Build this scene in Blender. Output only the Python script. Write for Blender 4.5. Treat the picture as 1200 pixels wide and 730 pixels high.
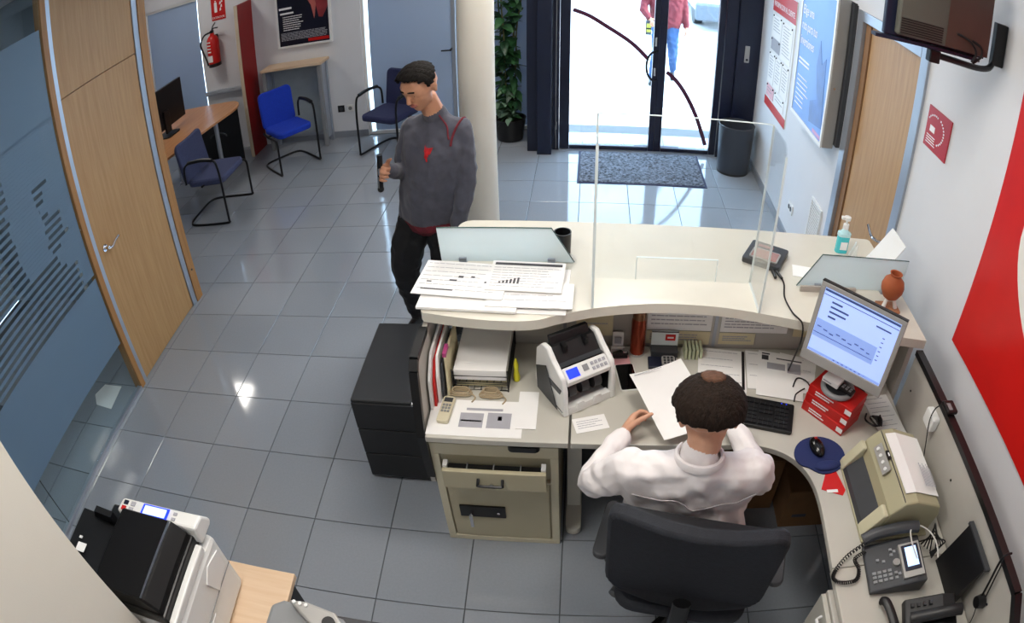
import bpy, bmesh, math, random
import numpy as np
from mathutils import Matrix, Vector, Euler
PI = math.pi
random.seed(7)
for _o in list(bpy.data.objects): bpy.data.objects.remove(_o)
SC = bpy.context.scene
COL = SC.collection

# ------------------------------------------------------------------ camera
cd = bpy.data.cameras.new('camera'); cam = bpy.data.objects.new('camera', cd); COL.objects.link(cam); SC.camera = cam
F_PX, K_LENS, PITCH, ROLL, YAW = 804.417, 0.0855632, 0.666457, 0.0286880, -0.00450743   # wide CCTV dome lens, image taken off-centre
cam.matrix_world = Matrix.Translation((2.87721, -2.92575, 2.53376)) @ Matrix.Rotation(YAW, 4, 'Z') @ Matrix.Rotation(PI/2-PITCH, 4, 'X') @ Matrix.Rotation(ROLL, 4, 'Z')
cd.type = 'PANO'; cd.sensor_fit = 'HORIZONTAL'; cd.sensor_width = 36; cd.sensor_height = 36*730/1200
cd.panorama_type = 'FISHEYE_LENS_POLYNOMIAL'
_m = 1200/36
cd.fisheye_polynomial_k0 = 0; cd.fisheye_polynomial_k1 = -_m/F_PX; cd.fisheye_polynomial_k2 = 0
cd.fisheye_polynomial_k3 = -_m**3*K_LENS/F_PX/360000; cd.fisheye_polynomial_k4 = 0
cd.fisheye_fov = PI
cd.shift_x = -88.79/1200; cd.shift_y = 25.416/730
cd.clip_start = 0.02; cd.clip_end = 200

# ------------------------------------------------------------------ world, sun, exposure
wd = bpy.data.worlds.new('sky'); SC.world = wd; wd.use_nodes = True
bg = wd.node_tree.nodes['Background']; bg.inputs[0].default_value = (0.60, 0.78, 1.0, 1); bg.inputs[1].default_value = 9.0
sl = bpy.data.lights.new('sun', 'SUN'); sl.energy = 12.0; sl.angle = 0.02; sl.color = (1.0, 0.97, 0.92)
so = bpy.data.objects.new('sun', sl); COL.objects.link(so); so.rotation_euler = Vector((-0.80, 0.02, -0.60)).to_track_quat('-Z', 'Y').to_euler()
vs = SC.view_settings; vs.view_transform = 'Standard'; vs.look = 'None'; vs.gamma = 1; vs.use_curve_mapping = False; vs.exposure = 0.0
LAMP_W = 19.0

# ------------------------------------------------------------------ materials
def lin(h):
    if isinstance(h, (tuple, list)): return tuple(h)+(1,) if len(h) == 3 else tuple(h)
    h = h.lstrip('#'); c = [int(h[i:i+2], 16)/255 for i in (0, 2, 4)]
    return tuple((x/12.92 if x <= .04045 else ((x+.055)/1.055)**2.4) for x in c)+(1,)
MATS = {}
def mat(name, col, rough=.5, metal=0., var=.06, scale=8., bump=0., bscale=60., spec=.5, ior=None, emit=None, estr=0., coat=0., stretch=None, alpha=None, sheen=0.):
    if name in MATS: return MATS[name]
    m = bpy.data.materials.new(name); m.use_nodes = True; nt = m.node_tree; b = nt.nodes['Principled BSDF']
    c = lin(col)
    tc = nt.nodes.new('ShaderNodeTexCoord'); mp = nt.nodes.new('ShaderNodeMapping'); nt.links.new(tc.outputs['Object'], mp.inputs['Vector'])
    if stretch: mp.inputs['Scale'].default_value = stretch
    nz = nt.nodes.new('ShaderNodeTexNoise'); nz.inputs['Scale'].default_value = scale; nz.inputs['Detail'].default_value = 4
    nt.links.new(mp.outputs['Vector'], nz.inputs['Vector'])
    rp = nt.nodes.new('ShaderNodeValToRGB'); nt.links.new(nz.outputs['Fac'], rp.inputs['Fac'])
    rp.color_ramp.elements[0].position = .3; rp.color_ramp.elements[1].position = .7
    rp.color_ramp.elements[0].color = tuple(x*(1-var) for x in c[:3])+(1,); rp.color_ramp.elements[1].color = tuple(min(1, x*(1+var)) for x in c[:3])+(1,)
    nt.links.new(rp.outputs['Color'], b.inputs['Base Color'])
    b.inputs['Roughness'].default_value = rough; b.inputs['Metallic'].default_value = metal
    b.inputs['Specular IOR Level'].default_value = spec
    if ior: b.inputs['IOR'].default_value = ior
    if coat: b.inputs['Coat Weight'].default_value = coat; b.inputs['Coat Roughness'].default_value = .05
    if sheen: b.inputs['Sheen Weight'].default_value = sheen
    if emit is not None: b.inputs['Emission Color'].default_value = lin(emit); b.inputs['Emission Strength'].default_value = estr
    if bump:
        n2 = nt.nodes.new('ShaderNodeTexNoise'); n2.inputs['Scale'].default_value = bscale; n2.inputs['Detail'].default_value = 3
        nt.links.new(mp.outputs['Vector'], n2.inputs['Vector'])
        bp = nt.nodes.new('ShaderNodeBump'); bp.inputs['Strength'].default_value = bump; bp.inputs['Distance'].default_value = .01
        nt.links.new(n2.outputs['Fac'], bp.inputs['Height']); nt.links.new(bp.outputs['Normal'], b.inputs['Normal'])
    MATS[name] = m; return m
def schlick(nt, f0):
    lw = nt.nodes.new('ShaderNodeLayerWeight'); lw.inputs['Blend'].default_value = .5
    p = nt.nodes.new('ShaderNodeMath'); p.operation = 'POWER'; p.inputs[1].default_value = 5; nt.links.new(lw.outputs['Facing'], p.inputs[0])
    a = nt.nodes.new('ShaderNodeMath'); a.operation = 'MULTIPLY_ADD'; a.inputs[1].default_value = 1-f0; a.inputs[2].default_value = f0; nt.links.new(p.outputs[0], a.inputs[0])
    return a
def glass(name, tint=(.9, .97, 1), refl=.9, rough=.0, ior=1.45):
    if name in MATS: return MATS[name]
    m = bpy.data.materials.new(name); m.use_nodes = True; nt = m.node_tree; nt.nodes.remove(nt.nodes['Principled BSDF'])
    out = nt.nodes['Material Output']; tr = nt.nodes.new('ShaderNodeBsdfTransparent'); tr.inputs[0].default_value = tuple(tint)+(1,)
    gl = nt.nodes.new('ShaderNodeBsdfGlossy'); gl.inputs['Roughness'].default_value = rough; gl.inputs['Color'].default_value = (refl, refl, refl, 1)
    fr = schlick(nt, ((ior-1)/(ior+1))**2)
    mx = nt.nodes.new('ShaderNodeMixShader'); nt.links.new(fr.outputs[0], mx.inputs[0]); nt.links.new(tr.outputs[0], mx.inputs[1]); nt.links.new(gl.outputs[0], mx.inputs[2])
    nt.links.new(mx.outputs[0], out.inputs['Surface']); MATS[name] = m; return m
def frosted(name, col, transp=.25, transl=.3):
    """sand-blasted film or sheet: part see-through, part diffuse, part translucent"""
    if name in MATS: return MATS[name]
    m = bpy.data.materials.new(name); m.use_nodes = True; nt = m.node_tree; nt.nodes.remove(nt.nodes['Principled BSDF'])
    out = nt.nodes['Material Output']; c = lin(col)
    nz = nt.nodes.new('ShaderNodeTexNoise'); nz.inputs['Scale'].default_value = 3
    rp = nt.nodes.new('ShaderNodeValToRGB'); rp.color_ramp.elements[0].color = tuple(x*.95 for x in c[:3])+(1,); rp.color_ramp.elements[1].color = c
    nt.links.new(nz.outputs['Fac'], rp.inputs['Fac'])
    d = nt.nodes.new('ShaderNodeBsdfDiffuse'); t = nt.nodes.new('ShaderNodeBsdfTranslucent'); p = nt.nodes.new('ShaderNodeBsdfTransparent')
    g = nt.nodes.new('ShaderNodeBsdfGlossy'); g.inputs['Roughness'].default_value = .25
    for n in (d, t): nt.links.new(rp.outputs['Color'], n.inputs['Color'])
    a = nt.nodes.new('ShaderNodeMixShader'); a.inputs[0].default_value = transl; nt.links.new(d.outputs[0], a.inputs[1]); nt.links.new(t.outputs[0], a.inputs[2])
    b = nt.nodes.new('ShaderNodeMixShader'); b.inputs[0].default_value = transp; nt.links.new(a.outputs[0], b.inputs[1]); nt.links.new(p.outputs[0], b.inputs[2])
    fr = schlick(nt, .03)
    e = nt.nodes.new('ShaderNodeMixShader'); nt.links.new(fr.outputs[0], e.inputs[0]); nt.links.new(b.outputs[0], e.inputs[1]); nt.links.new(g.outputs[0], e.inputs[2])
    nt.links.new(e.outputs[0], out.inputs['Surface']); MATS[name] = m; return m
def wood(name, c1, c2, axis='z', rough=.45):
    if name in MATS: return MATS[name]
    m = bpy.data.materials.new(name); m.use_nodes = True; nt = m.node_tree; b = nt.nodes['Principled BSDF']
    tc = nt.nodes.new('ShaderNodeTexCoord'); mp = nt.nodes.new('ShaderNodeMapping'); nt.links.new(tc.outputs['Object'], mp.inputs['Vector'])
    mp.inputs['Scale'].default_value = {'z': (14, 14, .8), 'x': (.8, 14, 14), 'y': (14, .8, 14)}[axis]
    nz = nt.nodes.new('ShaderNodeTexNoise'); nz.inputs['Scale'].default_value = 3; nz.inputs['Detail'].default_value = 8; nz.inputs['Roughness'].default_value = .65
    nt.links.new(mp.outputs['Vector'], nz.inputs['Vector'])
    rp = nt.nodes.new('ShaderNodeValToRGB'); rp.color_ramp.elements[0].position = .3; rp.color_ramp.elements[1].position = .72
    rp.color_ramp.elements[0].color = lin(c1); rp.color_ramp.elements[1].color = lin(c2)
    nt.links.new(nz.outputs['Fac'], rp.inputs['Fac']); nt.links.new(rp.outputs['Color'], b.inputs['Base Color'])
    b.inputs['Roughness'].default_value = rough; MATS[name] = m; return m

# tile: glossy grey porcelain, every tile a little different
def tile_mat():
    m = bpy.data.materials.new('grey_porcelain'); m.use_nodes = True; nt = m.node_tree; b = nt.nodes['Principled BSDF']
    oi = nt.nodes.new('ShaderNodeObjectInfo'); tc = nt.nodes.new('ShaderNodeTexCoord')
    nz = nt.nodes.new('ShaderNodeTexNoise'); nz.inputs['Scale'].default_value = 90; nz.inputs['Detail'].default_value = 2
    nt.links.new(tc.outputs['Object'], nz.inputs['Vector'])
    ad = nt.nodes.new('ShaderNodeMath'); ad.operation = 'MULTIPLY_ADD'; ad.inputs[1].default_value = .5; nt.links.new(nz.outputs['Fac'], ad.inputs[0])
    mu = nt.nodes.new('ShaderNodeMath'); mu.operation = 'MULTIPLY'; mu.inputs[1].default_value = .35; nt.links.new(oi.outputs['Random'], mu.inputs[0]); nt.links.new(mu.outputs[0], ad.inputs[2])
    rp = nt.nodes.new('ShaderNodeValToRGB'); rp.color_ramp.elements[0].color = lin('#8b9199'); rp.color_ramp.elements[1].color = lin('#9fa5ad')
    nt.links.new(ad.outputs[0], rp.inputs['Fac']); nt.links.new(rp.outputs['Color'], b.inputs['Base Color'])
    b.inputs['Roughness'].default_value = .08; b.inputs['IOR'].default_value = 1.75
    MATS['tile'] = m; return m
M_TILE = tile_mat()
M_WALL = mat('white_paint', '#dcdde0', .6, var=.02, scale=3, bump=.05, bscale=200)
M_PILLAR = mat('warm_white_paint', '#e4dfd2', .6, var=.02, scale=3, bump=.05, bscale=200)
M_DARKWALL = mat('grey_paint', '#8f979e', .7, var=.03)
M_NAVY = mat('navy_aluminium', '#161b30', .35, var=.08, spec=.4)
M_ALU = mat('satin_aluminium', '#a9b0bb', .32, metal=.6, var=.04)
M_WOOD_DOOR = wood('beech_door', '#a87f50', '#bd9766', 'z')
M_WOOD_EDGE = wood('beech_edge', '#96693a', '#b3844f', 'z')
M_WOOD_DESK = wood('beech_desk', '#b77c50', '#cf9a6c', 'y', .3)
M_WOOD_PALE = wood('pale_beech', '#d4b594', '#dfc5a8', 'x')
M_CREAM = mat('cream_laminate', '#d8d4c7', .22, var=.02)
M_CREAM_EDGE = mat('cream_edge_band', '#c9c3ab', .4, var=.03)
M_LGREY = mat('light_grey_laminate', '#c1beb4', .35, var=.02)
M_PANEL = mat('warm_grey_panel', '#b8b4ac', .45, var=.03)
M_BLACK = mat('black_plastic', '#0c0d10', .4, var=.15)
M_BLACKM = mat('black_satin_metal', '#101217', .35, metal=.3, var=.1)
M_CABBLACK = mat('charcoal_steel', '#2c2e31', .42, var=.06)
M_SAFE = mat('khaki_enamel', '#b9b093', .4, var=.03)
M_SAFE2 = mat('khaki_enamel_light', '#cfc7ac', .4, var=.03)
M_DGREY = mat('dark_grey_plastic', '#3a3c40', .45, var=.08)
M_MGREY = mat('mid_grey_plastic', '#86888a', .45, var=.05)
M_SILVER = mat('silver_plastic', '#a8a6a2', .35, metal=.25, var=.03)
M_WHITEP = mat('white_plastic', '#e6e6e4', .35, var=.02)
M_PAPER = mat('paper', '#f1f0ee', .8, var=.015)
M_PAPER2 = mat('yellowed_paper', '#d9cfab', .8, var=.04)
M_INK = mat('printed_ink', '#4a4a50', .8, var=.1)
M_INKL = mat('pale_grey_ink', '#a9a9b0', .8, var=.05)
M_RED = mat('signal_red', '#c3140f', .4, var=.04)
M_REDWALL = mat('red_vinyl', '#cf0f0a', .35, var=.03)
M_DRED = mat('deep_red', '#8d1414', .4, var=.06)
M_CHROME = mat('chrome', '#d8d8dc', .12, metal=1, var=.02)
M_BEIGEP = mat('beige_plastic', '#aaa486', .45, var=.03)
M_BEIGEP2 = mat('beige_plastic_light', '#c6c1a4', .45, var=.03)
M_CABLE = mat('black_cable', '#08080a', .5, var=.1)
M_CABLEW = mat('white_cable', '#cfcdc6', .5, var=.05)
M_WHITEINK = mat('white_print', '#f2f2f2', .6, var=.01)
M_GLASS = glass('clear_glass')
M_PERSPEX = glass('perspex', (.975, .985, .985), .9, ior=1.22)
M_PERSPEX_EDGE = mat('perspex_edge', '#dfeaea', .2, var=.02)
M_FILM = frosted('frosted_film', '#87a3bd', .30, .35)
M_FILM2 = frosted('frosted_window_film', '#a9bbd2', .005, .10)
M_FROST = frosted('frosted_glass', '#eef8fa', .04, .5)
M_FROSTEDGE = mat('glass_edge', '#3f5a58', .2, var=.05)

# ------------------------------------------------------------------ mesh helpers
def nb(): return bmesh.new()
def box(bm, x0, x1, y0, y1, z0, z1, R=None, c=None):
    vs = [bm.verts.new((x, y, z)) for z in (z0, z1) for y in (y0, y1) for x in (x0, x1)]
    for f in ((0, 2, 3, 1), (4, 5, 7, 6), (0, 1, 5, 4), (2, 6, 7, 3), (0, 4, 6, 2), (1, 3, 7, 5)): bm.faces.new([vs[i] for i in f])
    if R is not None: bmesh.ops.rotate(bm, verts=vs, cent=c or (0, 0, 0), matrix=R)
    return vs
def frame_of(d):
    d = Vector(d).normalized(); a = Vector((0, 0, 1)) if abs(d.z) < .9 else Vector((1, 0, 0))
    u = d.cross(a).normalized(); return u, d.cross(u).normalized()
def cyl(bm, p0, p1, r0, r1=None, n=20, cap=True):
    r1 = r0 if r1 is None else r1; p0 = Vector(p0); p1 = Vector(p1); u, v = frame_of(p1-p0)
    A = [bm.verts.new(p0+(u*math.cos(2*PI*i/n)+v*math.sin(2*PI*i/n))*r0) for i in range(n)]
    B = [bm.verts.new(p1+(u*math.cos(2*PI*i/n)+v*math.sin(2*PI*i/n))*r1) for i in range(n)]
    for i in range(n): bm.faces.new((A[i], B[i], B[(i+1) % n], A[(i+1) % n]))
    if cap: bm.faces.new(A); bm.faces.new(B[::-1])
def smoothpts(pts, k=6):
    """Catmull-Rom through the points"""
    P = [Vector(p) for p in pts]; out = []
    for i in range(len(P)-1):
        a = P[max(i-1, 0)]; b = P[i]; c = P[i+1]; d = P[min(i+2, len(P)-1)]
        for j in range(k):
            t = j/k; out.append(.5*((2*b)+(c-a)*t+(2*a-5*b+4*c-d)*t*t+(3*b-a-3*c+d)*t**3))
    out.append(P[-1]); return out
def tube(bm, pts, r, n=8, closed=False, flat=1.0):
    P = [Vector(p) for p in pts]; rings = []; u = None
    for i, p in enumerate(P):
        t = (P[(i+1) % len(P)]-P[i-1]) if closed or 0 < i < len(P)-1 else (P[1]-P[0] if i == 0 else P[-1]-P[-2])
        t.normalize()
        if u is None: u, _ = frame_of(t)
        u = (u-t*u.dot(t)).normalized(); v = t.cross(u)
        rings.append([bm.verts.new(p+(u*math.cos(2*PI*k/n)*flat+v*math.sin(2*PI*k/n))*r) for k in range(n)])
    m = len(rings)
    for i in range(m if closed else m-1):
        A = rings[i]; B = rings[(i+1) % m]
        for k in range(n): bm.faces.new((A[k], A[(k+1) % n], B[(k+1) % n], B[k]))
    if not closed: bm.faces.new(rings[0][::-1]); bm.faces.new(rings[-1])
def lathe(bm, prof, c=(0, 0, 0), n=28):
    c = Vector(c); rings = []
    for r, z in prof:
        rings.append([bm.verts.new(c+Vector((max(r, 1e-4)*math.cos(2*PI*k/n), max(r, 1e-4)*math.sin(2*PI*k/n), z))) for k in range(n)])
    for A, B in zip(rings, rings[1:]):
        for k in range(n): bm.faces.new((A[k], A[(k+1) % n], B[(k+1) % n], B[k]))
    bm.faces.new(rings[0][::-1]); bm.faces.new(rings[-1])
def prism(bm, poly, a0, a1, ax='z'):
    """polygon extruded along an axis: z -> (x,y), x -> (y,z), y -> (x,z)"""
    def v(p, a): return {'z': (p[0], p[1], a), 'x': (a, p[0], p[1]), 'y': (p[0], a, p[1])}[ax]
    A = [bm.verts.new(v(p, a0)) for p in poly]; B = [bm.verts.new(v(p, a1)) for p in poly]; n = len(poly)
    bm.faces.new(A[::-1]); bm.faces.new(B)
    for i in range(n): bm.faces.new((A[i], A[(i+1) % n], B[(i+1) % n], B[i]))
    bmesh.ops.recalc_face_normals(bm, faces=bm.faces)
def ball(bm, c, r, s=(1, 1, 1), n=16, R=None):
    M = Matrix.Translation(c) @ (R.to_4x4() if R is not None else Matrix()) @ Matrix.Diagonal((s[0], s[1], s[2], 1))
    bmesh.ops.create_uvsphere(bm, u_segments=n, v_segments=max(6, n*2//3), radius=r, matrix=M)
def rrect(x0, x1, y0, y1, r, n=5):
    out = []
    for cx, cy, a in ((x1-r, y1-r, 0), (x0+r, y1-r, 90), (x0+r, y0+r, 180), (x1-r, y0+r, 270)):
        for i in range(n+1):
            t = math.radians(a+90*i/n); out.append((cx+r*math.cos(t), cy+r*math.sin(t)))
    return out
def finish(name, bm, m, smooth=None, bevel=0, sharp=35):
    bmesh.ops.recalc_face_normals(bm, faces=bm.faces)
    me = bpy.data.meshes.new(name); bm.to_mesh(me); bm.free()
    for x in (m if isinstance(m, (list, tuple)) else [m]): me.materials.append(x)
    o = bpy.data.objects.new(name, me); COL.objects.link(o)
    if smooth: 
        me.shade_smooth(); me.set_sharp_from_angle(angle=math.radians(sharp))
    if bevel:
        md = o.modifiers.new('bevel', 'BEVEL'); md.width = bevel; md.segments = 2; md.limit_method = 'ANGLE'; md.angle_limit = math.radians(40)
    return o
def tag(o, label=None, cat=None, group=None, kind=None):
    if label: o['label'] = label
    if cat: o['category'] = cat
    if group: o['group'] = group
    if kind: o['kind'] = kind
    return o
def thing(name, label, cat, loc=(0, 0, 0), rz=0, group=None, rot=None):
    o = bpy.data.objects.new(name, None); COL.objects.link(o); o.location = loc; o.rotation_euler = rot or (0, 0, rz); o.empty_display_size = .05
    return tag(o, label, cat, group)
def part(t, name, bm, m, world=True, label=None, **k):
    """part of a thing; the mesh is given in world coordinates when the thing is not turned"""
    top = t
    off = Vector((0, 0, 0))
    if world:
        while top is not None: off += top.location; top = top.parent
        bmesh.ops.translate(bm, verts=bm.verts, vec=-off)
    o = finish(name, bm, m, **k); o.parent = t
    if name in ('printed_text', 'arched_lettering', 'brand_lettering', 'key_caps', 'headline'): o['kind'] = 'stuff'
    if label: o['label'] = label
    return o
def single(name, bm, m, label, cat, group=None, base=None, **k):
    """a thing that is one mesh; its origin moves to the middle of its base"""
    co = [v.co.copy() for v in bm.verts]
    b = Vector(((min(c.x for c in co)+max(c.x for c in co))/2, (min(c.y for c in co)+max(c.y for c in co))/2, min(c.z for c in co)))
    bmesh.ops.translate(bm, verts=bm.verts, vec=-b); o = finish(name, bm, m, **k); o.location = b
    return tag(o, label, cat, group)
def struct(name, bm, m, parent=None, label=None, **k):
    o = finish(name, bm, m, **k)
    if parent is not None: o.parent = parent
    else: o['kind'] = 'structure'
    if label: o['label'] = label
    return o
def b1(*a, **k): bm = nb(); box(bm, *a, **k); return bm
def text_bm(s, size, M, ext=.0006, width=None):
    cu = bpy.data.curves.new('lettering', 'FONT'); cu.body = s; cu.size = size; cu.extrude = ext; cu.resolution_u = 2
    o = bpy.data.objects.new('lettering', cu); COL.objects.link(o); dg = bpy.context.evaluated_depsgraph_get()
    me = bpy.data.meshes.new_from_object(o.evaluated_get(dg)); bm = bmesh.new(); bm.from_mesh(me)
    if width and len(bm.verts):
        w = max(v.co.x for v in bm.verts); bmesh.ops.scale(bm, verts=bm.verts, vec=(width/w, 1, 1))
    bmesh.ops.transform(bm, verts=bm.verts, matrix=M)
    bpy.data.objects.remove(o); bpy.data.curves.remove(cu); bpy.data.meshes.remove(me); return bm
def wallM(o, ux, uz):
    """text frame: origin o, reading direction ux, up uz"""
    ux = Vector(ux).normalized(); uz = Vector(uz).normalized(); n = ux.cross(uz)
    M = Matrix.Identity(4)
    for i in range(3): M[i][0] = ux[i]; M[i][1] = uz[i]; M[i][2] = n[i]; M[i][3] = o[i]
    return M
def lines_bm(M, rows, w, pitch, h, rnd=.25, words=True, thick=.0006, seed=1):
    """rows of unreadable print: short strokes"""
    rg = random.Random(seed); bm = nb()
    for i in range(rows):
        x = 0; end = w*(1-rnd*rg.random())
        while x < end:
            l = rg.uniform(.02, .07)*w*2 if words else end
            l = min(l, end-x)
            vs = box(bm, x, x+l, -i*pitch-h, -i*pitch, 0, thick); bmesh.ops.transform(bm, verts=vs, matrix=M); x += l+.012*w
    return bm

# ================================================================== THE SETTING
def sthing(name, loc=(0, 0, 0), label=None):
    o = bpy.data.objects.new(name, None); COL.objects.link(o); o.location = loc; o['kind'] = 'structure'
    if label: o['label'] = label
    return o
XR, YB, YF, XL = 4.41, 3.65, 3.15, -0.05      # right wall, rear wall, entrance front, glass partition
# floor: grout bed with one tile object per slab
M_GROUT = mat('dark_grout', '#4e5358', .8, var=.1)
floor = struct('floor', b1(-2.75, 4.6, -3.3, 3.85, -.12, -.006), M_GROUT)
tb = nb(); box(tb, .0022, .3978, .0022, .3978, -.009, 0)
bmesh.ops.bevel(tb, geom=[e for e in tb.edges if abs(e.verts[0].co.z) < 1e-6 and abs(e.verts[1].co.z) < 1e-6], offset=.0012, segments=1, affect='EDGES')
tile_me = None
for i in range(-6, 11):
    for j in range(-6, 9):
        if i < -3 and j < -2: continue
        if tile_me is None:
            o = finish('floor_tile', tb, M_TILE); tile_me = o.data
        else:
            o = bpy.data.objects.new('floor_tile', tile_me); COL.objects.link(o)
        o.location = (i*.4, j*.4, 0); o.parent = floor
bm = nb(); box(bm, -2.4, 4.4, -3.3, -2.402, -.009, -.0005); box(bm, -2.4, 2.25, 3.602, 3.66, -.009, -.0005)
o = struct('floor_border', bm, M_TILE, parent=floor)
struct('ceiling', b1(-2.9, 4.75, -3.5, 3.9, 2.86, 3.05), M_WALL)

# street outside
M_PAVE = mat('pale_concrete_paving', '#c9c5bd', .85, var=.08, scale=1.5, bump=.2, bscale=30)
M_ROAD = mat('pale_worn_asphalt', '#b5b4b2', .9, var=.1, scale=1.2, bump=.3, bscale=60)
M_KERB = mat('kerb_stone', '#8f8f8d', .9, var=.12, scale=6, bump=.3)
pav = struct('sidewalk', b1(-25, 30, 3.22, 4.62, -.3, -.03), M_PAVE)
for i in range(-2, 8):
    bm = nb(); box(bm, i*1.0+.004, i*1.0+.996, 3.26, 4.60, -.031, -.022); struct('paving_slab', bm, M_PAVE, parent=pav, bevel=.002)
kb = struct('kerb', b1(-25, 30, 4.62, 4.78, -.3, -.045), M_KERB)
struct('road', b1(-25, 30, 4.78, 40, -.3, -.06), M_ROAD)

# right wall with the door opening
wr = nb(); T = .18
box(wr, XR, XR+T, -3.3, -.205, 0, 2.86); box(wr, XR, XR+T, .705, 3.3, 0, 2.86); box(wr, XR, XR+T, -.205, .705, 2.065, 2.86)
struct('wall_right', wr, M_WALL)
struct('baseboard_right', b1(XR-.012, XR, .79, 3.1, .0, .07), mat('grey_skirting', '#8a9099', .5))
tr = nb(); box(tr, XR-.012, XR, .80, 3.12, 2.075, 2.088); box(tr, XR-.012, XR, .80, 3.12, 2.115, 2.128)
struct('trim_1', tr, M_DGREY)
d2 = sthing('door_2', (XR, .25, 0))
part(d2, 'door_leaf', b1(XR+.022, XR+.062, -.118, .583, .006, 1.998), M_WOOD_DOOR)
part(d2, 'door_lining', b1(XR+.012, XR+.17, .590, .660, 0, 2.0), mat('dark_beech', '#8d6a4a', .5))  # lining in a darker beech tone than the leaf
fr = nb(); box(fr, XR-.014, XR+.17, .662, .745, 0, 2.065); part(d2, 'door_jamb', fr, M_ALU, bevel=.003)
fr = nb(); box(fr, XR-.014, XR+.17, -.205, -.122, 0, 2.065); part(d2, 'door_jamb', fr, M_ALU, bevel=.003)
fr = nb(); box(fr, XR-.014, XR+.17, -.121, .661, 2.002, 2.065); part(d2, 'door_head', fr, M_ALU, bevel=.003)
part(d2, 'door_backing', b1(XR+.171, XR+.178, -.2, .7, 0, 2.06), M_DARKWALL)
h = nb(); tube(h, smoothpts([(XR+.02, -.10, .965), (XR-.035, -.10, .965), (XR-.05, -.085, .965), (XR-.05, -.04, .957), (XR-.05, 0.0, .968), (XR-.05, .035, .985)]), .009)
part(d2, 'door_handle', h, M_CHROME, smooth=True)
# back wall behind the camera, office walls
struct('wall_front', b1(-2.75, 4.6, -3.45, -3.3, 0, 2.86), M_WALL)
struct('wall_left', b1(-2.9, -2.75, -3.3, 3.8, 0, 2.86), M_WALL)
# rear wall with two glazed openings
wb = nb()
box(wb, -2.75, -2.52, YB, YB+.14, 0, 2.86); box(wb, -2.52, -1.60, YB, YB+.14, 2.02, 2.86); box(wb, -1.60, .49, YB, YB+.14, 0, 2.86); box(wb, .49, 2.27, YB, YB+.14, 2.12, 2.86)
struct('wall_back', wb, M_WALL)
struct('baseboard_back', b1(-.76, .49, YB-.012, YB, 0, .075), MATS['grey_skirting'])
struct('wall_side', b1(2.27, 2.36, 3.2, YB+.14, 0, 2.86), M_WALL)
def glazing(name, x0, x1, z1, margins, mull=()):
    g = sthing(name, ((x0+x1)/2, YB+.07, 0))
    part(g, 'pane', b1(x0+.03, x1-.03, YB+.066, YB+.072, .04, z1-.03), M_GLASS)
    for side in (0, 1):
        f = nb(); xa = x0 if side == 0 else x1-.03
        box(f, xa, xa+.03, YB+.03, YB+.11, 0, z1); part(g, 'frame_post', f, M_WHITEP, bevel=.003)
    for za in (0, z1-.035):
        f = nb(); box(f, x0+.031, x1-.031, YB+.03, YB+.11, za, za+.035); part(g, 'frame_rail', f, M_WHITEP)
    for mx in mull:
        f = nb(); box(f, mx-.02, mx+.02, YB+.03, YB+.065, .04, z1-.04); part(g, 'mullion', f, M_ALU, bevel=.003)
    for (a, b, c, d) in margins:
        part(g, 'frosted_film', b1(a, b, YB+.060, YB+.0645, c, d), M_FILM2)
    return g
g1 = glazing('window_1', -2.52, -1.60, 2.02, [(-2.49, -1.66, .036, 1.984)])
g3 = glazing('door_3', .49, 2.27, 2.12, [(.56, 1.454, .036, 2.084), (1.496, 2.24, .036, 2.084)], (1.475,))
lk = nb(); cyl(lk, (1.455, YB+.03, .93), (1.455, YB-.03, .93), .012); tube(lk, [(1.455, YB-.03, .93), (1.36, YB-.035, .93)], .008)
part(g3, 'door_handle', lk, M_BLACKM, smooth=True)
# inside of the glass shop front: a round column stands between waiting area and counter
c = nb(); lathe(c, [(.118, 0), (.118, .02), (.108, .022), (.108, 2.86)], (2.208, .85, 0), 48)
struct('column', c, M_PILLAR, smooth=True, label='round white column behind the counter')
# entrance: navy aluminium shop front
d1 = sthing('door_1', (3.35, YF, 0))
def nav(name, *a, bev=.004): return part(d1, name, b1(*a), M_NAVY, bevel=bev)
nav('frame_post', 2.28, 2.375, YF-.08, YF+.10, 0, 2.86)
nav('frame_post', 2.378, 2.512, YF-.165, YF+.10, 0, 2.86)
nav('frame_post', 2.515, 2.575, YF-.04, YF+.08, 0, 2.86)
nav('door_stile', 2.58, 2.672, YF-.03, YF+.03, .012, 2.35)
nav('door_stile', 3.425, 3.4765, YF-.03, YF+.03, .012, 2.35)
nav('door_stile', 3.477, 3.545, YF-.03, YF+.03, .012, 2.35)
nav('door_stile', 4.015, 4.075, YF-.03, YF+.03, .012, 2.35)
nav('frame_post', 4.08, 4.19, YF-.05, YF+.08, 0, 2.86)
nav('frame_post', 4.192, XR, YF-.09, YF+.10, 0, 2.86)
nav('bottom_rail', 2.674, 3.423, YF-.03, YF+.03, .012, .05)
nav('bottom_rail', 3.547, 4.013, YF-.03, YF+.03, .012, .05)
nav('top_rail', 2.674, 3.423, YF-.03, YF+.03, 2.28, 2.35)
nav('top_rail', 3.547, 4.013, YF-.03, YF+.03, 2.28, 2.35)
nav('transom_rail', 2.576, 4.079, YF-.05, YF+.08, 2.355, 2.42)
nav('transom_rail', 2.576, 4.079, YF-.05, YF+.08, 2.82, 2.86)
part(d1, 'transom_pane', b1(2.577, 4.078, YF+.01, YF+.018, 2.421, 2.819), M_GLASS)
part(d1, 'pane', b1(2.674, 3.423, YF-.004, YF+.004, .052, 2.278), M_GLASS)
part(d1, 'pane', b1(3.547, 4.013, YF-.004, YF+.004, .052, 2.278), M_GLASS)
part(d1, 'threshold', b1(2.58, 4.08, YF-.05, YF+.07, 0, .010), M_ALU)
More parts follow.
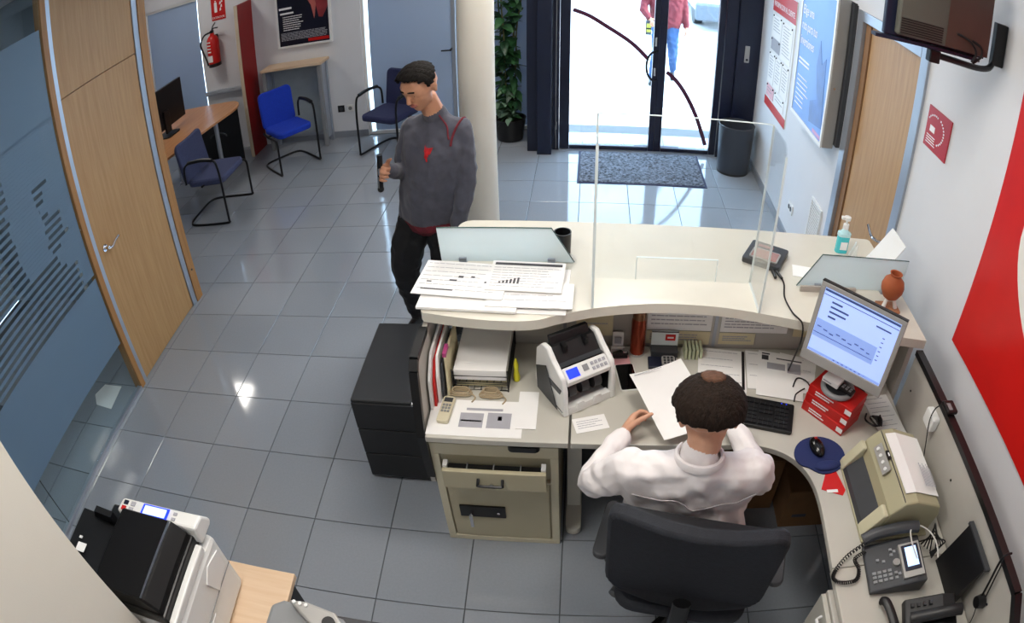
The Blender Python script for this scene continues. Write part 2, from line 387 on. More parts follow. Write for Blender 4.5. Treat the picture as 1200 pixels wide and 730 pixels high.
arcpts = smoothpts([(2.67, 1.441), (2.832, 1.376), (2.988, 1.277), (3.225, 1.116), (3.421, .927), (3.592, .815), (3.723, .668), (3.864, .411), (3.982, .101)], 5)
M_ARC = mat('plum_vinyl', '#4a1034', .4, var=.05)
for a, b in ((2.676, 3.421), (3.549, 4.011)):
    P = [p for p in arcpts if a < p.x < b and p.y > .055]
    bm = nb(); tp = []
    for i, p in enumerate(P):
        t = (P[min(i+1, len(P)-1)]-P[max(i-1, 0)]).normalized(); nn = Vector((-t.y, t.x))*.019
        tp.append((p+nn, p-nn))
    poly = [(q[0].x, q[0].y) for q in tp]+[(q[1].x, q[1].y) for q in tp[::-1]]
    prism(bm, poly, YF-.0075, YF-.0045, 'y'); part(d1, 'arc_stripe', bm, M_ARC)
bm = nb(); P = [(3.442-.075*math.sin(PI*i/14), YF-.055, .905+.145*math.cos(PI*i/14)) for i in range(15)]
tube(bm, [(3.462, YF-.028, 1.05)]+P+[(3.462, YF-.028, .76)], .011); part(d1, 'pull_handle', bm, M_BLACKM, smooth=True)
bm = nb(); box(bm, 3.437, 3.455, YF-.036, YF-.0305, 1.10, 1.19); box(bm, 3.437, 3.455, YF-.036, YF-.0305, .80, .88); part(d1, 'lock_plate', bm, M_CHROME)

bm = nb(); tube(bm, smoothpts([(2.548, YF-.046, 2.5), (2.548, YF-.046, .40), (2.556, YF-.05, .30), (2.545, YF-.05, .24), (2.55, YF-.048, .12), (2.55, YF-.05, .02)], 6), .004, 6); part(d1, 'cable', bm, M_MGREY, smooth=True)

# beech and glass office partition on the left
dw = sthing('door_4', (XL, .1, 0))
part(dw, 'frame_strip', b1(XL-.05, XL+.022, -.412, -.364, 0, 2.86), M_WOOD_EDGE, label='beech edge strip')
part(dw, 'metal_strip', b1(XL-.05, XL+.014, -.363, -.322, 0, 2.86), M_ALU)
part(dw, 'door_leaf', b1(XL-.03, XL+.004, -.319, .497, .006, 2.012), M_WOOD_DOOR)
part(dw, 'transom_panel', b1(XL-.03, XL+.004, -.321, .499, 2.018, 2.86), M_WOOD_DOOR)
part(dw, 'metal_strip', b1(XL-.05, XL+.014, .500, .558, 0, 2.86), M_ALU)
part(dw, 'frame_strip', b1(XL-.05, XL+.022, .559, .645, 0, 2.86), M_WOOD_EDGE)
bm = nb(); cyl(bm, (XL+.005, -.245, .985), (XL+.055, -.245, .985), .011); cyl(bm, (XL+.004, -.245, .985), (XL+.012, -.245, .985), .024)
tube(bm, smoothpts([(XL+.05, -.247, .985), (XL+.055, -.215, .975), (XL+.055, -.17, .992), (XL+.055, -.125, 1.0)]), .009); part(dw, 'door_handle', bm, M_CHROME, smooth=True)
bm = nb(); cyl(bm, (XL+.0225, .60, .26), (XL+.028, .60, .26), .008); part(dw, 'screw_cover', bm, M_DGREY)
gp = sthing('window_2', (XL, -1.8, 0))
part(gp, 'pane', b1(XL-.006, XL+.006, -1.598, -.413, .022, 2.86), M_GLASS)
part(gp, 'pane', b1(XL-.006, XL+.006, -3.30, -1.602, .022, 2.86), M_GLASS)
part(gp, 'floor_channel', b1(XL-.022, XL+.022, -3.3, -.413, 0, .021), M_ALU)
part(gp, 'glass_joint', b1(XL-.004, XL+.004, -1.6015, -1.5985, .022, 2.86), M_BLACK)
part(gp, 'film_band', b1(XL+.0065, XL+.008, -3.28, -.425, .39, .885), M_FILM)
part(gp, 'film_band', b1(XL+.0065, XL+.008, -3.28, -.425, 1.96, 2.5), M_FILM)
rg = random.Random(3); z = .91; k = 0; PITCH_Z = .044
while z < 1.95:
    part(gp, 'film_strip', b1(XL+.0065, XL+.008, -3.28, -.425, z, z+.022), M_FILM)
    # frosted infills that close part of the clear gap above the strip
    ga, gb = .885, .0
    t = (z-.9)/1.05
    edge = -.52-.10*t - (.10 if (k//4) % 2 else 0) + rg.uniform(-.04, .04)
    spans = [(edge, -.425)]
    if .28 < t < .75: spans.append((-.95-.05*rg.random(), -.70-.04*rg.random()))
    if t > .72: spans = [(-.95, -.425)]
    for (a, b) in spans: part(gp, 'film_strip', b1(XL+.0065, XL+.008, a, b, z+.0225, z+PITCH_Z-.0005), M_FILM)
    z += PITCH_Z; k += 1
# office behind the partition
struct('wall_office', b1(-2.75, XL-.05, .58, .64, 0, 2.86), mat('office_grey_paint', '#7f8c99', .6, var=.03))
bm = nb(); box(bm, -1.41, -1.36, .555, .579, .02, 2.08); struct('bright_line_post', bm, M_WHITEP)  # white post added to stand for a bright vertical line of light
# pillar near the camera
struct('wall_pillar', b1(1.30, 1.60, -3.3, -2.386, 0, 2.86), M_PILLAR)

# ------------------------------------------------------------------ ceiling lights
M_LAMP = mat('lamp_diffuser', '#ffffff', .5, emit='#fff6ea', estr=5.0)
def ceiling_light(x, y, label, w=.58, d=.58, power=LAMP_W, col=(1, .95, .88)):
    t = thing('ceiling_light', label, 'ceiling light', (x, y, 2.86), group='square ceiling lights')
    bm = nb(); 
    for a in ((x-w/2-.02, x+w/2+.02, y-d/2-.02, y-d/2), (x-w/2-.02, x+w/2+.02, y+d/2, y+d/2+.02), (x-w/2-.02, x-w/2, y-d/2, y+d/2), (x+w/2, x+w/2+.02, y-d/2, y+d/2)): box(bm, *a, 2.835, 2.859)
    part(t, 'frame', bm, M_WHITEP)
    part(t, 'diffuser', b1(x-w/2, x+w/2, y-d/2, y+d/2, 2.848, 2.852), M_LAMP)
    l = bpy.data.lights.new('lamp', 'AREA'); l.shape = 'RECTANGLE'; l.size = w; l.size_y = d; l.energy = power; l.color = col
    lo = bpy.data.objects.new('lamp_light', l); COL.objects.link(lo); lo.parent = t; lo.location = (0, 0, -.03)
ceiling_light(3.2, -1.3, 'square ceiling light above the clerk desk', power=LAMP_W*.75)
ceiling_light(1.95, -1.9, 'square ceiling light above the printer table')
ceiling_light(3.2, 1.2, 'square ceiling light between counter and entrance', power=LAMP_W*.8)
ceiling_light(2.35, .6, 'square ceiling light above the column', power=LAMP_W*.9)
ceiling_light(-1.52, 2.42, 'square ceiling light above the beech desk', .42, .42, power=LAMP_W*.6)
ceiling_light(1.75, 2.6, 'square ceiling light before the rear glazed door', power=LAMP_W*.55)
ceiling_light(-1.5, -1.0, 'square ceiling light inside the glazed office', power=LAMP_W*.3)

# ================================================================== WAITING AREA
def visitor_chair(fabric, loc, rz, label, w=.50, seat_z=.42, back_h=.40, arms=(-1, 1)):
    """cantilever visitor chair, front towards local -y"""
    t = thing('visitor_chair', label, 'chair', loc, rz, group='cantilever visitor chairs in the waiting area')
    d = .46
    s = nb(); prism(s, rrect(-w/2+.03, w/2-.03, -d/2, d/2-.03, .07), seat_z-.035, seat_z+.03); part(t, 'seat', s, fabric, world=False, smooth=True, bevel=.018)
    s = nb(); prism(s, rrect(-w/2+.03, w/2-.03, seat_z-.01, seat_z+back_h, .06), -.022, .022, 'y')
    bmesh.ops.subdivide_edges(s, edges=list(s.edges), cuts=2)
    for v in s.verts: v.co.y += .10*(v.co.z-seat_z)/back_h*.6 - .035*(1-(v.co.x/(w/2))**2)+.21
    part(t, 'backrest', s, fabric, world=False, smooth=True, bevel=.012)
    for sx in (-1, 1):
        x = sx*(w/2+.005)
        f = nb()
        if sx in arms:
            tube(f, smoothpts([(x, d/2-.05, seat_z+.02), (x, d/2-.06, seat_z+.17), (x, d/2-.12, seat_z+.225), (x, 0, seat_z+.235), (x, -d/2+.06, seat_z+.225), (x, -d/2+.015, seat_z+.17), (x, -d/2, seat_z), (x, -d/2, .20), (x, -d/2, .03)], 4), .0115)
        else:
            tube(f, smoothpts([(x*.9, d/2-.05, seat_z-.03), (x, 0, seat_z-.03), (x, -d/2+.05, seat_z-.03), (x, -d/2+.01, seat_z-.05), (x, -d/2, seat_z-.1), (x, -d/2, .20), (x, -d/2, .03)], 4), .0115)
        part(t, 'side_frame', f, M_BLACKM, world=False, smooth=True)
        if sx in arms:
            f = nb(); tube(f, smoothpts([(x, -d/2+.06, seat_z+.228), (x, -.05, seat_z+.243), (x, d/2-.12, seat_z+.232)], 4), .018, flat=1.2); part(t, 'armrest', f, M_BLACK, world=False, smooth=True)
        f = nb(); cyl(f, (x, .0, seat_z-.02), (x*.55, .0, seat_z-.03), .010); part(t, 'seat_bracket', f, M_BLACKM, world=False)
    f = nb(); w2 = w/2+.005
    tube(f, smoothpts([(-w2, -d/2, .03), (-w2, -d/2+.03, .012), (-w2, d/2-.1, .012), (-w2*.8, d/2+.03, .012), (0, d/2+.05, .012), (w2*.8, d/2+.03, .012), (w2, d/2-.1, .012), (w2, -d/2+.03, .012), (w2, -d/2, .03)], 4), .0115)
    part(t, 'sled_base', f, M_BLACKM, world=False, smooth=True)
    return t
M_FAB1 = mat('slate_blue_fabric', '#434a6b', .9, var=.2, scale=120, bump=.3, bscale=300)
M_FAB2 = mat('royal_blue_fabric', '#0b37b4', .85, var=.08, scale=60, bump=.2, bscale=300)
M_FAB3 = mat('navy_fabric', '#2a2f55', .9, var=.2, scale=120, bump=.3, bscale=300)
visitor_chair(M_FAB1, (-.57, 2.02, 0), math.radians(92), 'slate blue chair with its back to the beech desk', w=.55, arms=(-1,))
visitor_chair(M_FAB2, (-.19, 3.0, 0), math.radians(50), 'royal blue chair before the beech-topped wall console', w=.46, arms=(1,))
visitor_chair(M_FAB3, (.92, 3.17, 0), math.radians(-24), 'dark navy chair by the rear glazed door', w=.52)

# desk with rounded end, monitor on it
t = thing('office_desk', 'beech desk with rounded corner by the fire extinguisher', 'desk', (-1.3, 2.4, 0))
poly = [(-1.75, 1.1), (-1.08, 1.1), (-1.02, 1.16)]+[(-.80, 2.9)]+[(-1.05+.25*math.cos(a), 2.95+.34*math.sin(a)) for a in [i*PI/2/8 for i in range(1, 9)]]+[(-1.75, 3.29)]
bm = nb(); prism(bm, poly, .695, .72); part(t, 'tabletop', bm, M_WOOD_DESK, bevel=.004)
for (lx, ly) in ((-.98, 2.80), (-1.6, 2.80), (-.98, 1.3), (-1.6, 1.3)):
    bm = nb(); cyl(bm, (lx, ly, .01), (lx, ly, .694), .026); cyl(bm, (lx, ly, .0), (lx, ly, .012), .05)
    part(t, 'leg', bm, M_ALU, smooth=True)
bm = nb(); P = [(-.98+.11*math.cos(PI*i/10), 2.80+.02, .47+.05*math.sin(PI*i/10)) for i in range(11)]; tube(bm, P, .009); part(t, 'leg_brace', bm, M_DGREY, smooth=True)
part(t, 'modesty_panel', b1(-1.72, -.90, 3.17, 3.19, .02, .69), M_BLACK)
bm = nb(); cyl(bm, (-1.35, 3.37, .79), (-.98, 3.37, .79), .008); box(bm, -1.34, -1.32, 3.28, 3.38, .7205, .80)
t = thing('computer_monitor', 'black computer monitor seen from behind on the beech desk', 'monitor', (-1.42, 2.45, .7205))
R = Matrix.Rotation(math.radians(-6), 3, 'Z')
bm = nb(); box(bm, -1.44, -1.40, 2.16, 2.84, .80, 1.25); part(t, 'screen_housing', bm, M_BLACK, bevel=.008)
bm = nb(); box(bm, -1.40, -1.375, 2.40, 2.50, .75, 1.0); part(t, 'stand', bm, M_BLACK, bevel=.004)
bm = nb(); prism(bm, rrect(-1.52, -1.30, 2.33, 2.57, .04), .7205, .735); part(t, 'base', bm, M_BLACK)
bm = nb(); box(bm, -1.442, -1.4405, 2.18, 2.82, .82, 1.23); part(t, 'display', bm, mat('display_off', '#101820', .2))
bm = nb(); box(bm, -1.60, -1.02, YB-.05, YB, .74, .79); box(bm, -1.60, -1.02, YB-.058, YB-.05, .762, .768)
single('cable_trunking', bm, mat('grey_trunking', '#a8adb5', .5), 'grey cable trunking low on the wall below the extinguisher', 'trunking')

# red fin
t = thing('red_partition', 'tall narrow red panel standing between extinguisher and console', 'partition', (-.85, 3.46, 0))
part(t, 'panel', b1(-.868, -.832, 3.31, YB-.001, .0, 1.83), M_DRED, bevel=.002)
part(t, 'edge_band', b1(-.870, -.830, 3.295, 3.309, .0, 1.83), mat('pale_edge', '#c9b9a0', .5))
# fire extinguisher
cx, cy = -1.36, YB-.10
t = thing('fire_extinguisher', 'red fire extinguisher with black hose hung on the white wall', 'fire extinguisher', (cx, cy, 1.12))
bm = nb(); lathe(bm, [(.06, 1.16), (.077, 1.165), (.079, 1.18), (.079, 1.42), (.072, 1.46), (.05, 1.50), (.028, 1.515), (.026, 1.54), (.02, 1.54)], (cx, cy, 0), 28); part(t, 'cylinder', bm, M_RED, smooth=True)
bm = nb(); lathe(bm, [(.07, 1.12), (.081, 1.125), (.081, 1.165), (.06, 1.166)], (cx, cy, 0), 28); part(t, 'foot_ring', bm, M_BLACK, smooth=True)
bm = nb(); box(bm, cx-.018, cx+.018, cy-.02, cy+.02, 1.54, 1.575); part(t, 'valve', bm, M_BLACKM, bevel=.004)
bm = nb(); tube(bm, [(cx, cy, 1.575), (cx+.05, cy-.03, 1.60), (cx+.12, cy-.05, 1.60)], .008); tube(bm, [(cx, cy, 1.575), (cx+.04, cy-.03, 1.625), (cx+.09, cy-.05, 1.665)], .008); part(t, 'handle', bm, M_BLACKM, smooth=True)
bm = nb(); tube(bm, smoothpts([(cx-.01, cy-.02, 1.555), (cx-.10, cy-.03, 1.53), (cx-.17, cy-.02, 1.43), (cx-.155, cy-.01, 1.33), (cx-.10, cy-.03, 1.22), (cx-.07, cy-.05, 1.15)]), .011); part(t, 'hose', bm, M_CABLE, smooth=True)
bm = nb()
for i in range(-6, 7):
    pass
A = [bm.verts.new((cx-.02+.0805*math.sin(a)*1, cy-.0805*math.cos(a), 1.19)) for a in [(-.9+i*.12) for i in range(11)]]
B = [bm.verts.new((v.co.x, v.co.y, 1.27)) for v in A]
for i in range(10): bm.faces.new((A[i], A[i+1], B[i+1], B[i]))
bmesh.ops.translate(bm, verts=bm.verts, vec=(.02, 0, 0)); part(t, 'white_label', bm, M_WHITEINK)
bm = nb()
for zz in (1.31, 1.35, 1.39, 1.43):
    A = [bm.verts.new((cx+.0802*math.sin(a), cy-.0802*math.cos(a), zz)) for a in [(-.7+i*.12) for i in range(8)]]
    B = [bm.verts.new((v.co.x, v.co.y, zz+.016)) for v in A]
    for i in range(7): bm.faces.new((A[i], A[i+1], B[i+1], B[i]))
part(t, 'printed_text', bm, M_WHITEINK)
part(t, 'wall_bracket', b1(cx-.02, cx+.02, cy+.079, YB, 1.3, 1.5), M_BLACKM)
t = thing('extinguisher_sign', 'red extinguisher sign with white pictogram on the white wall', 'sign', (-1.30, YB-.003, 1.67))
part(t, 'plate', b1(-1.402, -1.198, YB-.004, YB-.0005, 1.67, 1.96), M_RED)
bm = nb(); prism(bm, rrect(-1.355, -1.315, 1.77, 1.90, .012), YB-.0055, YB-.0042, 'y'); prism(bm, rrect(-1.345, -1.325, 1.905, 1.92, .004), YB-.0055, YB-.0042, 'y'); part(t, 'extinguisher_pictogram', bm, M_WHITEINK)
bm = nb()
for k, (xx, zz) in enumerate(((-1.27, 1.80), (-1.255, 1.84), (-1.27, 1.88), (-1.245, 1.90))): prism(bm, [(xx-.01, zz-.02), (xx+.015, zz-.012), (xx+.012, zz+.024), (xx-.004, zz+.012)], YB-.0055, YB-.0042, 'y')
part(t, 'flame_pictogram', bm, M_WHITEINK)
part(t, 'lettering', text_bm('EXTINTOR', .04, wallM((-1.392, YB-.0045, 1.69), (1, 0, 0), (0, 0, 1)), width=.18), M_WHITEINK)
# poster
t = thing('framed_poster', 'dark poster in a white frame on the white wall above the console', 'poster', (-.17, YB-.02, 1.16))
bm = nb(); px0, px1, pz0, pz1 = -.505, .168, 1.155, 2.12
for a in ((px0, px1, pz0, pz0+.025), (px0, px1, pz1-.025, pz1), (px0, px0+.025, pz0+.025, pz1-.025), (px1-.025, px1, pz0+.025, pz1-.025)): box(bm, a[0], a[1], YB-.045, YB-.001, a[2], a[3])
part(t, 'frame', bm, M_WHITEP, bevel=.003)
M_POST = mat('poster_navy', '#0c0f24', .35, var=.3, scale=3)
part(t, 'print', b1(px0+.026, px1-.026, YB-.03, YB-.002, pz0+.026, pz1-.026), M_POST)
M_PRED = mat('poster_dusky_red', '#8a3236', .4, var=.35, scale=6); M_PINK = mat('poster_salmon', '#b4625a', .4, var=.2, scale=5)
bm = nb(); prism(bm, [(-.12, 1.80), (.0, 1.60), (.025, 1.47), (.07, 1.46), (.12, 1.55), (.14, 1.60), (.14, 2.0), (-.2, 2.0)], YB-.0325, YB-.0305, 'y'); part(t, 'printed_figure', bm, M_PRED)
bm = nb(); prism(bm, [(-.19, 1.86), (-.06, 1.62), (-.03, 1.46), (-.02, 1.49), (.0, 1.63), (-.06, 1.9)], YB-.034, YB-.0326, 'y'); part(t, 'printed_figure', bm, M_PINK)
PM = lambda x, z: wallM((x, YB-.0315, z), (1, 0, 0), (0, 0, 1))
part(t, 'headline', lines_bm(PM(-.46, 1.64), 1, .16, .03, .025, 0, False), M_WHITEINK)
part(t, 'headline', lines_bm(PM(-.45, 1.58), 1, .17, .03, .022, 0, False), M_WHITEINK)
part(t, 'printed_text', lines_bm(PM(-.42, 1.53), 7, .26, .026, .009, .3, seed=4), M_WHITEINK)
part(t, 'printed_text', lines_bm(PM(-.455, 1.335), 7, .58, .014, .006, .08, seed=5), M_INKL)
part(t, 'red_brand_strip', b1(-.12, .13, YB-.0325, YB-.0305, 1.20, 1.235), M_RED)
part(t, 'brand_lettering', lines_bm(PM(-.11, 1.229), 1, .19, .03, .018, 0, seed=6), M_WHITEINK)
# console
t = thing('wall_console', 'narrow grey console with beech top behind the blue chair', 'console', (-.29, 3.53, 0))
part(t, 'beech_top', b1(-.66, .10, 3.40, YB-.002, .955, .985), M_WOOD_PALE, bevel=.003)
for lx in (-.645, .045):
    for ly in (3.43, 3.60): part(t, 'leg', b1(lx, lx+.04, ly-.02, ly+.02, 0, .954), M_MGREY if ly < 3.5 else M_ALU)
    part(t, 'side_panel', b1(lx+.010, lx+.030, 3.451, 3.579, .08, .954), M_ALU)
part(t, 'back_panel', b1(-.604, .044, 3.622, 3.640, .10, .954), mat('grey_back_panel', '#9aa5ad', .5))
part(t, 'bottom_rail', b1(-.604, .044, 3.59, 3.621, .08, .12), M_ALU)
for i, x in enumerate((.19, .30)):
    t = thing('wall_socket', ('dark double wall socket beside the console' if i == 0 else 'white wall socket near the rear glazed door'), 'socket', (x, YB, .31))
    part(t, 'plate', b1(x-.04, x+.04, YB-.010, YB-.0005, .305, .385), M_BLACK if i == 0 else M_WHITEP, bevel=.003)
    bm = nb(); cyl(bm, (x, YB-.011, .345), (x, YB-.0125, .345), .022); part(t, 'outlet', bm, M_DGREY if i == 0 else M_MGREY)

# potted plant
t = thing('potted_plant', 'tall leafy green plant in a dark pot behind the column', 'plant', (2.08, 3.40, 0))
bm = nb(); lathe(bm, [(.10, 0), (.125, .01), (.155, .22), (.160, .24), (.145, .24), (.14, .20)], (2.08, 3.40, 0)); part(t, 'pot', bm, M_BLACK, smooth=True)
bm = nb(); lathe(bm, [(.142, .19), (.142, .205), (.01, .21)], (2.08, 3.40, 0)); part(t, 'soil', bm, mat('soil', '#2b2119', .95, var=.2, scale=30, bump=.5))
rg = random.Random(11)
M_STEM = mat('plant_stem', '#5a5a34', .7, var=.1); stems = []
for s in range(5):
    a = rg.uniform(0, 2*PI); P = [(2.08+.03*math.cos(a), 3.40+.03*math.sin(a), .2)]
    for k in range(1, 6): P.append((2.08+(.03+.022*k)*math.cos(a)*(.8+.3*rg.random()), 3.40+(.02+.02*k)*math.sin(a), .2+.32*k))
    P = smoothpts(P, 4); bm = nb(); tube(bm, P, .008, 6); part(t, 'stem', bm, M_STEM, smooth=True); stems.append(P)
def leaf_mesh(l, w):
    bm = nb(); L = []; 
    prof = [0, .55, .95, 1, .8, .42, 0]
    rows = []
    for i, p in enumerate(prof):
        u = i/(len(prof)-1); droop = -.35*l*u*u
        rows.append([bm.verts.new((-w*p/2, l*u, droop+.18*w*p)), bm.verts.new((0, l*u, droop)), bm.verts.new((w*p/2, l*u, droop+.18*w*p))])
    for A, B in zip(rows, rows[1:]):
        for k in (0, 1):
            try: bm.faces.new((A[k], A[k+1], B[k+1], B[k]))
            except ValueError: pass
    bmesh.ops.remove_doubles(bm, verts=bm.verts, dist=1e-4); return bm
LEAFM = [mat('leaf_dark', '#1d3d26', .45, var=.2, scale=15), mat('leaf_green', '#2f5a34', .45, var=.2, scale=15), mat('leaf_grey_green', '#6d8a74', .5, var=.2, scale=15)]
leaf_me = []
for li, (l, w) in enumerate(((.21, .085), (.17, .075), (.12, .075))):
    o = finish('leaf', leaf_mesh(l, w), LEAFM[li], smooth=True, sharp=80); leaf_me.append(o.data); bpy.data.objects.remove(o)
for k in range(290):
    if k < 200:
        P = rg.choice(stems); i = rg.randrange(3, len(P)); p = P[i]; mi = rg.choice((0, 1, 1)); sc = rg.uniform(.8, 1.25)
    else:
        a = rg.uniform(0, 2*PI); p = Vector((2.08+.13*rg.random()*math.cos(a), 3.40+.13*rg.random()*math.sin(a), .26+.26*rg.random())); mi = rg.choice((2, 2, 1)); sc = rg.uniform(.7, 1.0)
    o = bpy.data.objects.new('leaf', leaf_me[mi]); COL.objects.link(o); o.parent = t
    o.location = p-t.location; o.rotation_euler = (rg.uniform(-.4, .5), rg.uniform(-.4, .4), rg.uniform(0, 2*PI)); o.scale = (sc,)*3
    # keep leaves clear of the walls
    d = Vector((-math.sin(o.rotation_euler.z), math.cos(o.rotation_euler.z), 0))*.2*sc
    if p.x+d.x > 2.25 or p.y+d.y > 3.62: o.rotation_euler.z += PI
# entrance mat and bin
t = thing('door_mat', 'dark grey speckled mat inside the entrance door', 'mat', (3.33, 2.72, 0))
M_MAT = mat('speckled_mat', '#666a74', .95, var=.95, scale=48, bump=.8, bscale=250)
part(t, 'pile', b1(2.79, 3.88, 2.385, 3.055, .001, .012), M_MAT)
part(t, 'rubber_edge', b1(2.77, 3.90, 2.365, 3.075, .0005, .006), mat('navy_rubber', '#23264a', .7))
t = thing('waste_bin', 'dark grey mesh waste bin beside the entrance door', 'waste bin', (4.20, 2.80, 0))
M_BIN = mat('grey_mesh_metal', '#3d434d', .45, metal=.4, var=.1, scale=200)
bm = nb(); lathe(bm, [(.135, .005), (.15, .01), (.165, .47), (.16, .47), (.145, .02)], (4.20, 2.80, 0), 36); part(t, 'body', bm, M_BIN, smooth=True)
bm = nb(); P = [(4.20+.164*math.cos(2*PI*i/36), 2.80+.164*math.sin(2*PI*i/36), .475) for i in range(36)]; tube(bm, P, .006, closed=True); part(t, 'rim', bm, M_DGREY, smooth=True)
bm = nb(); lathe(bm, [(.12, .0), (.152, .001), (.152, .022), (.14, .022)], (4.20, 2.80, 0), 36); part(t, 'base_ring', bm, M_BLACK, smooth=True)
# intercom on door post
t = thing('door_intercom', 'silver intercom plate on the navy door post', 'intercom', (4.285, YF-.09, 1.02))
part(t, 'plate', b1(4.262, 4.308, YF-.104, YF-.0905, 1.03, 1.20), M_SILVER, bevel=.004)
bm = nb(); cyl(bm, (4.285, YF-.104, 1.06), (4.285, YF-.108, 1.06), .012); part(t, 'push_button', bm, M_BLACK)

# ================================================================== RIGHT WALL
# notice board with sheets
t = thing('notice_board', 'red and white notice board with pinned sheets near the entrance', 'notice board', (XR-.004, 2.36, .78))
yb0, yb1, zb0, zb1 = 2.0, 2.70, .76, 1.86
part(t, 'board', b1(XR-.008, XR-.0005, yb0, yb1, zb0, zb1), M_WHITEP)
part(t, 'header', b1(XR-.010, XR-.0085, yb0, yb1, 1.66, zb1), M_RED)
part(t, 'footer', b1(XR-.010, XR-.0085, yb0, yb1, zb0, .84), M_RED)
part(t, 'header_text', text_bm('INFORMACION AL CLIENTE', .07, wallM((XR-.0105, 2.67, 1.71), (0, -1, 0), (0, 0, 1)), width=.63), M_WHITEINK)
RM = lambda y, z, x=XR-.0125: wallM((x, y, z), (0, -1, 0), (0, 0, 1))
k = 0
for (y0, y1, z0, z1, c) in ((2.38, 2.66, 1.42, 1.63, 0), (2.38, 2.66, 1.30, 1.41, 1), (2.04, 2.34, 1.29, 1.62, 0), (2.48, 2.67, .99, 1.27, 0), (2.26, 2.46, .99, 1.27, 0), (2.04, 2.24, .99, 1.27, 0), (2.42, 2.66, .86, .97, 2), (2.08, 2.38, .86, .97, 0)):
    sh = part(t, 'sheet', b1(XR-.0115, XR-.0088, y0, y1, z0, z1), (M_PAPER, M_INKL, mat('pink_paper', '#e6b9c0', .8))[c])
    if c != 1: part(sh, 'printed_text', lines_bm(RM(y1-.03, z1-.03), max(2, int((z1-z0)/.03)-1), (y1-y0)-.06, .027, .006, .3, seed=20+k), M_INKL)
    for yy in (y0+.02, y1-.02):
        bm = nb(); cyl(bm, (XR-.0118, yy, z1-.012), (XR-.018, yy, z1-.012), .008, n=10); part(sh, 'pin', bm, M_BLACK)
    k += 1
# light box
t = thing('poster_light_box', 'thick silver framed blue poster case between notice board and beech door', 'poster', (XR-.06, 1.18, 1.09))
ly0, ly1, lz0, lz1 = .82, 1.545, 1.09, 2.10; xf = XR-.12
part(t, 'case', b1(xf+.012, XR-.03, ly0, ly1, lz0, lz1), M_SILVER, bevel=.006)
part(t, 'rear_spacer', b1(XR-.029, XR-.001, ly0-.04, ly1-.03, lz0+.03, lz1-.02), M_DGREY)
bm = nb()
for a in ((ly0, ly1, lz0, lz0+.025), (ly0, ly1, lz1-.025, lz1), (ly0, ly0+.025, lz0+.025, lz1-.025), (ly1-.025, ly1, lz0+.025, lz1-.025)): box(bm, xf, xf+.0115, *a)
part(t, 'frame', bm, M_WHITEP)
part(t, 'print', b1(xf+.005, xf+.0115, ly0+.026, ly1-.026, lz0+.026, lz1-.026), mat('poster_sky_blue', '#5f8fd6', .4, var=.12, scale=2.5, emit='#5f8fd6', estr=.12))
LM = lambda y, z: wallM((xf+.0045, y, z), (0, -1, 0), (0, 0, 1))
for i, (s, w) in enumerate((('Elige una', .24), ('ruta para tus', .34), ('inversiones', .30))):
    part(t, 'headline', text_bm(s, .10, LM(1.50, 1.86-.115*i), width=w), M_WHITEINK)
part(t, 'printed_text', lines_bm(LM(1.49, 1.53), 2, .26, .03, .014, .2, seed=9), M_WHITEINK)
part(t, 'printed_text', lines_bm(LM(1.48, 1.40), 7, .28, .035, .009, .4, seed=10), M_WHITEINK)
bm = nb(); prism(bm, [(1.02, 1.35), (1.10, 1.56), (1.07, 1.75), (1.0, 1.60), (.93, 1.66), (.90, 1.4), (.86, 1.2), (1.12, 1.16), (1.15, 1.3)], xf+.003, xf+.0048, 'x'); part(t, 'printed_figure', bm, mat('poster_mid_blue', '#4a76c0', .4, var=.2, scale=8))
part(t, 'brand_strip', b1(xf+.003, xf+.0048, .86, 1.02, 1.125, 1.15), mat('poster_pink', '#c995c4', .4))
bm = nb(); cyl(bm, (XR-.08, ly0-.001, 1.5), (XR-.08, ly0-.008, 1.5), .008); part(t, 'lock', bm, M_CHROME)
# vent grille, socket, small red sign
t = thing('vent_grille', 'white slatted vent grille low beside the beech door', 'vent', (XR, .97, .30))
bm = nb()
for a in ((.86, 1.085, .30, .318), (.86, 1.085, .602, .62), (.86, .878, .318, .602), (1.067, 1.085, .318, .602)): box(bm, XR-.014, XR-.0005, *a)
part(t, 'frame', bm, M_WHITEP); part(t, 'backing', b1(XR-.003, XR-.0005, .878, 1.067, .318, .602), M_DGREY)
for i in range(13):
    z = .33+i*.021; part(t, 'slat', b1(XR-.012, XR-.004, .879, 1.066, z, z+.008), M_WHITEP)
t = thing('wall_socket', 'white wall socket between vent grille and waste bin', 'socket', (XR, 1.53, .25))
part(t, 'plate', b1(XR-.010, XR-.0005, 1.47, 1.59, .25, .33), M_WHITEP, bevel=.003)
for yy in (1.505, 1.555):
    bm = nb(); cyl(bm, (XR-.010, yy, .29), (XR-.0125, yy, .29), .019); part(t, 'outlet', bm, M_BLACK)
t = thing('wall_sign', 'small red square sign on the wall beside the beech door', 'sign', (XR-.003, -.395, 1.617))
part(t, 'plate', b1(XR-.007, XR-.0005, -.511, -.279, 1.617, 1.817), mat('carmine_plastic', '#b01322', .35, var=.06))
SM = lambda y, z: wallM((XR-.0075, y, z), (0, -1, 0), (0, 0, 1))
part(t, 'printed_text', lines_bm(SM(-.30, 1.68), 4, .10, .012, .005, .3, seed=12), M_WHITEINK)
part(t, 'camera_pictogram', b1(XR-.0085, XR-.0072, -.37, -.32, 1.70, 1.73), M_WHITEINK)
bm = nb()
for i in range(11):
    a = -1.0+i*.2; y = -.36-.10*math.cos(a); z = 1.72+.07*math.sin(a); box(bm, XR-.0085, XR-.0072, y-.005, y+.005, z-.004, z+.004)
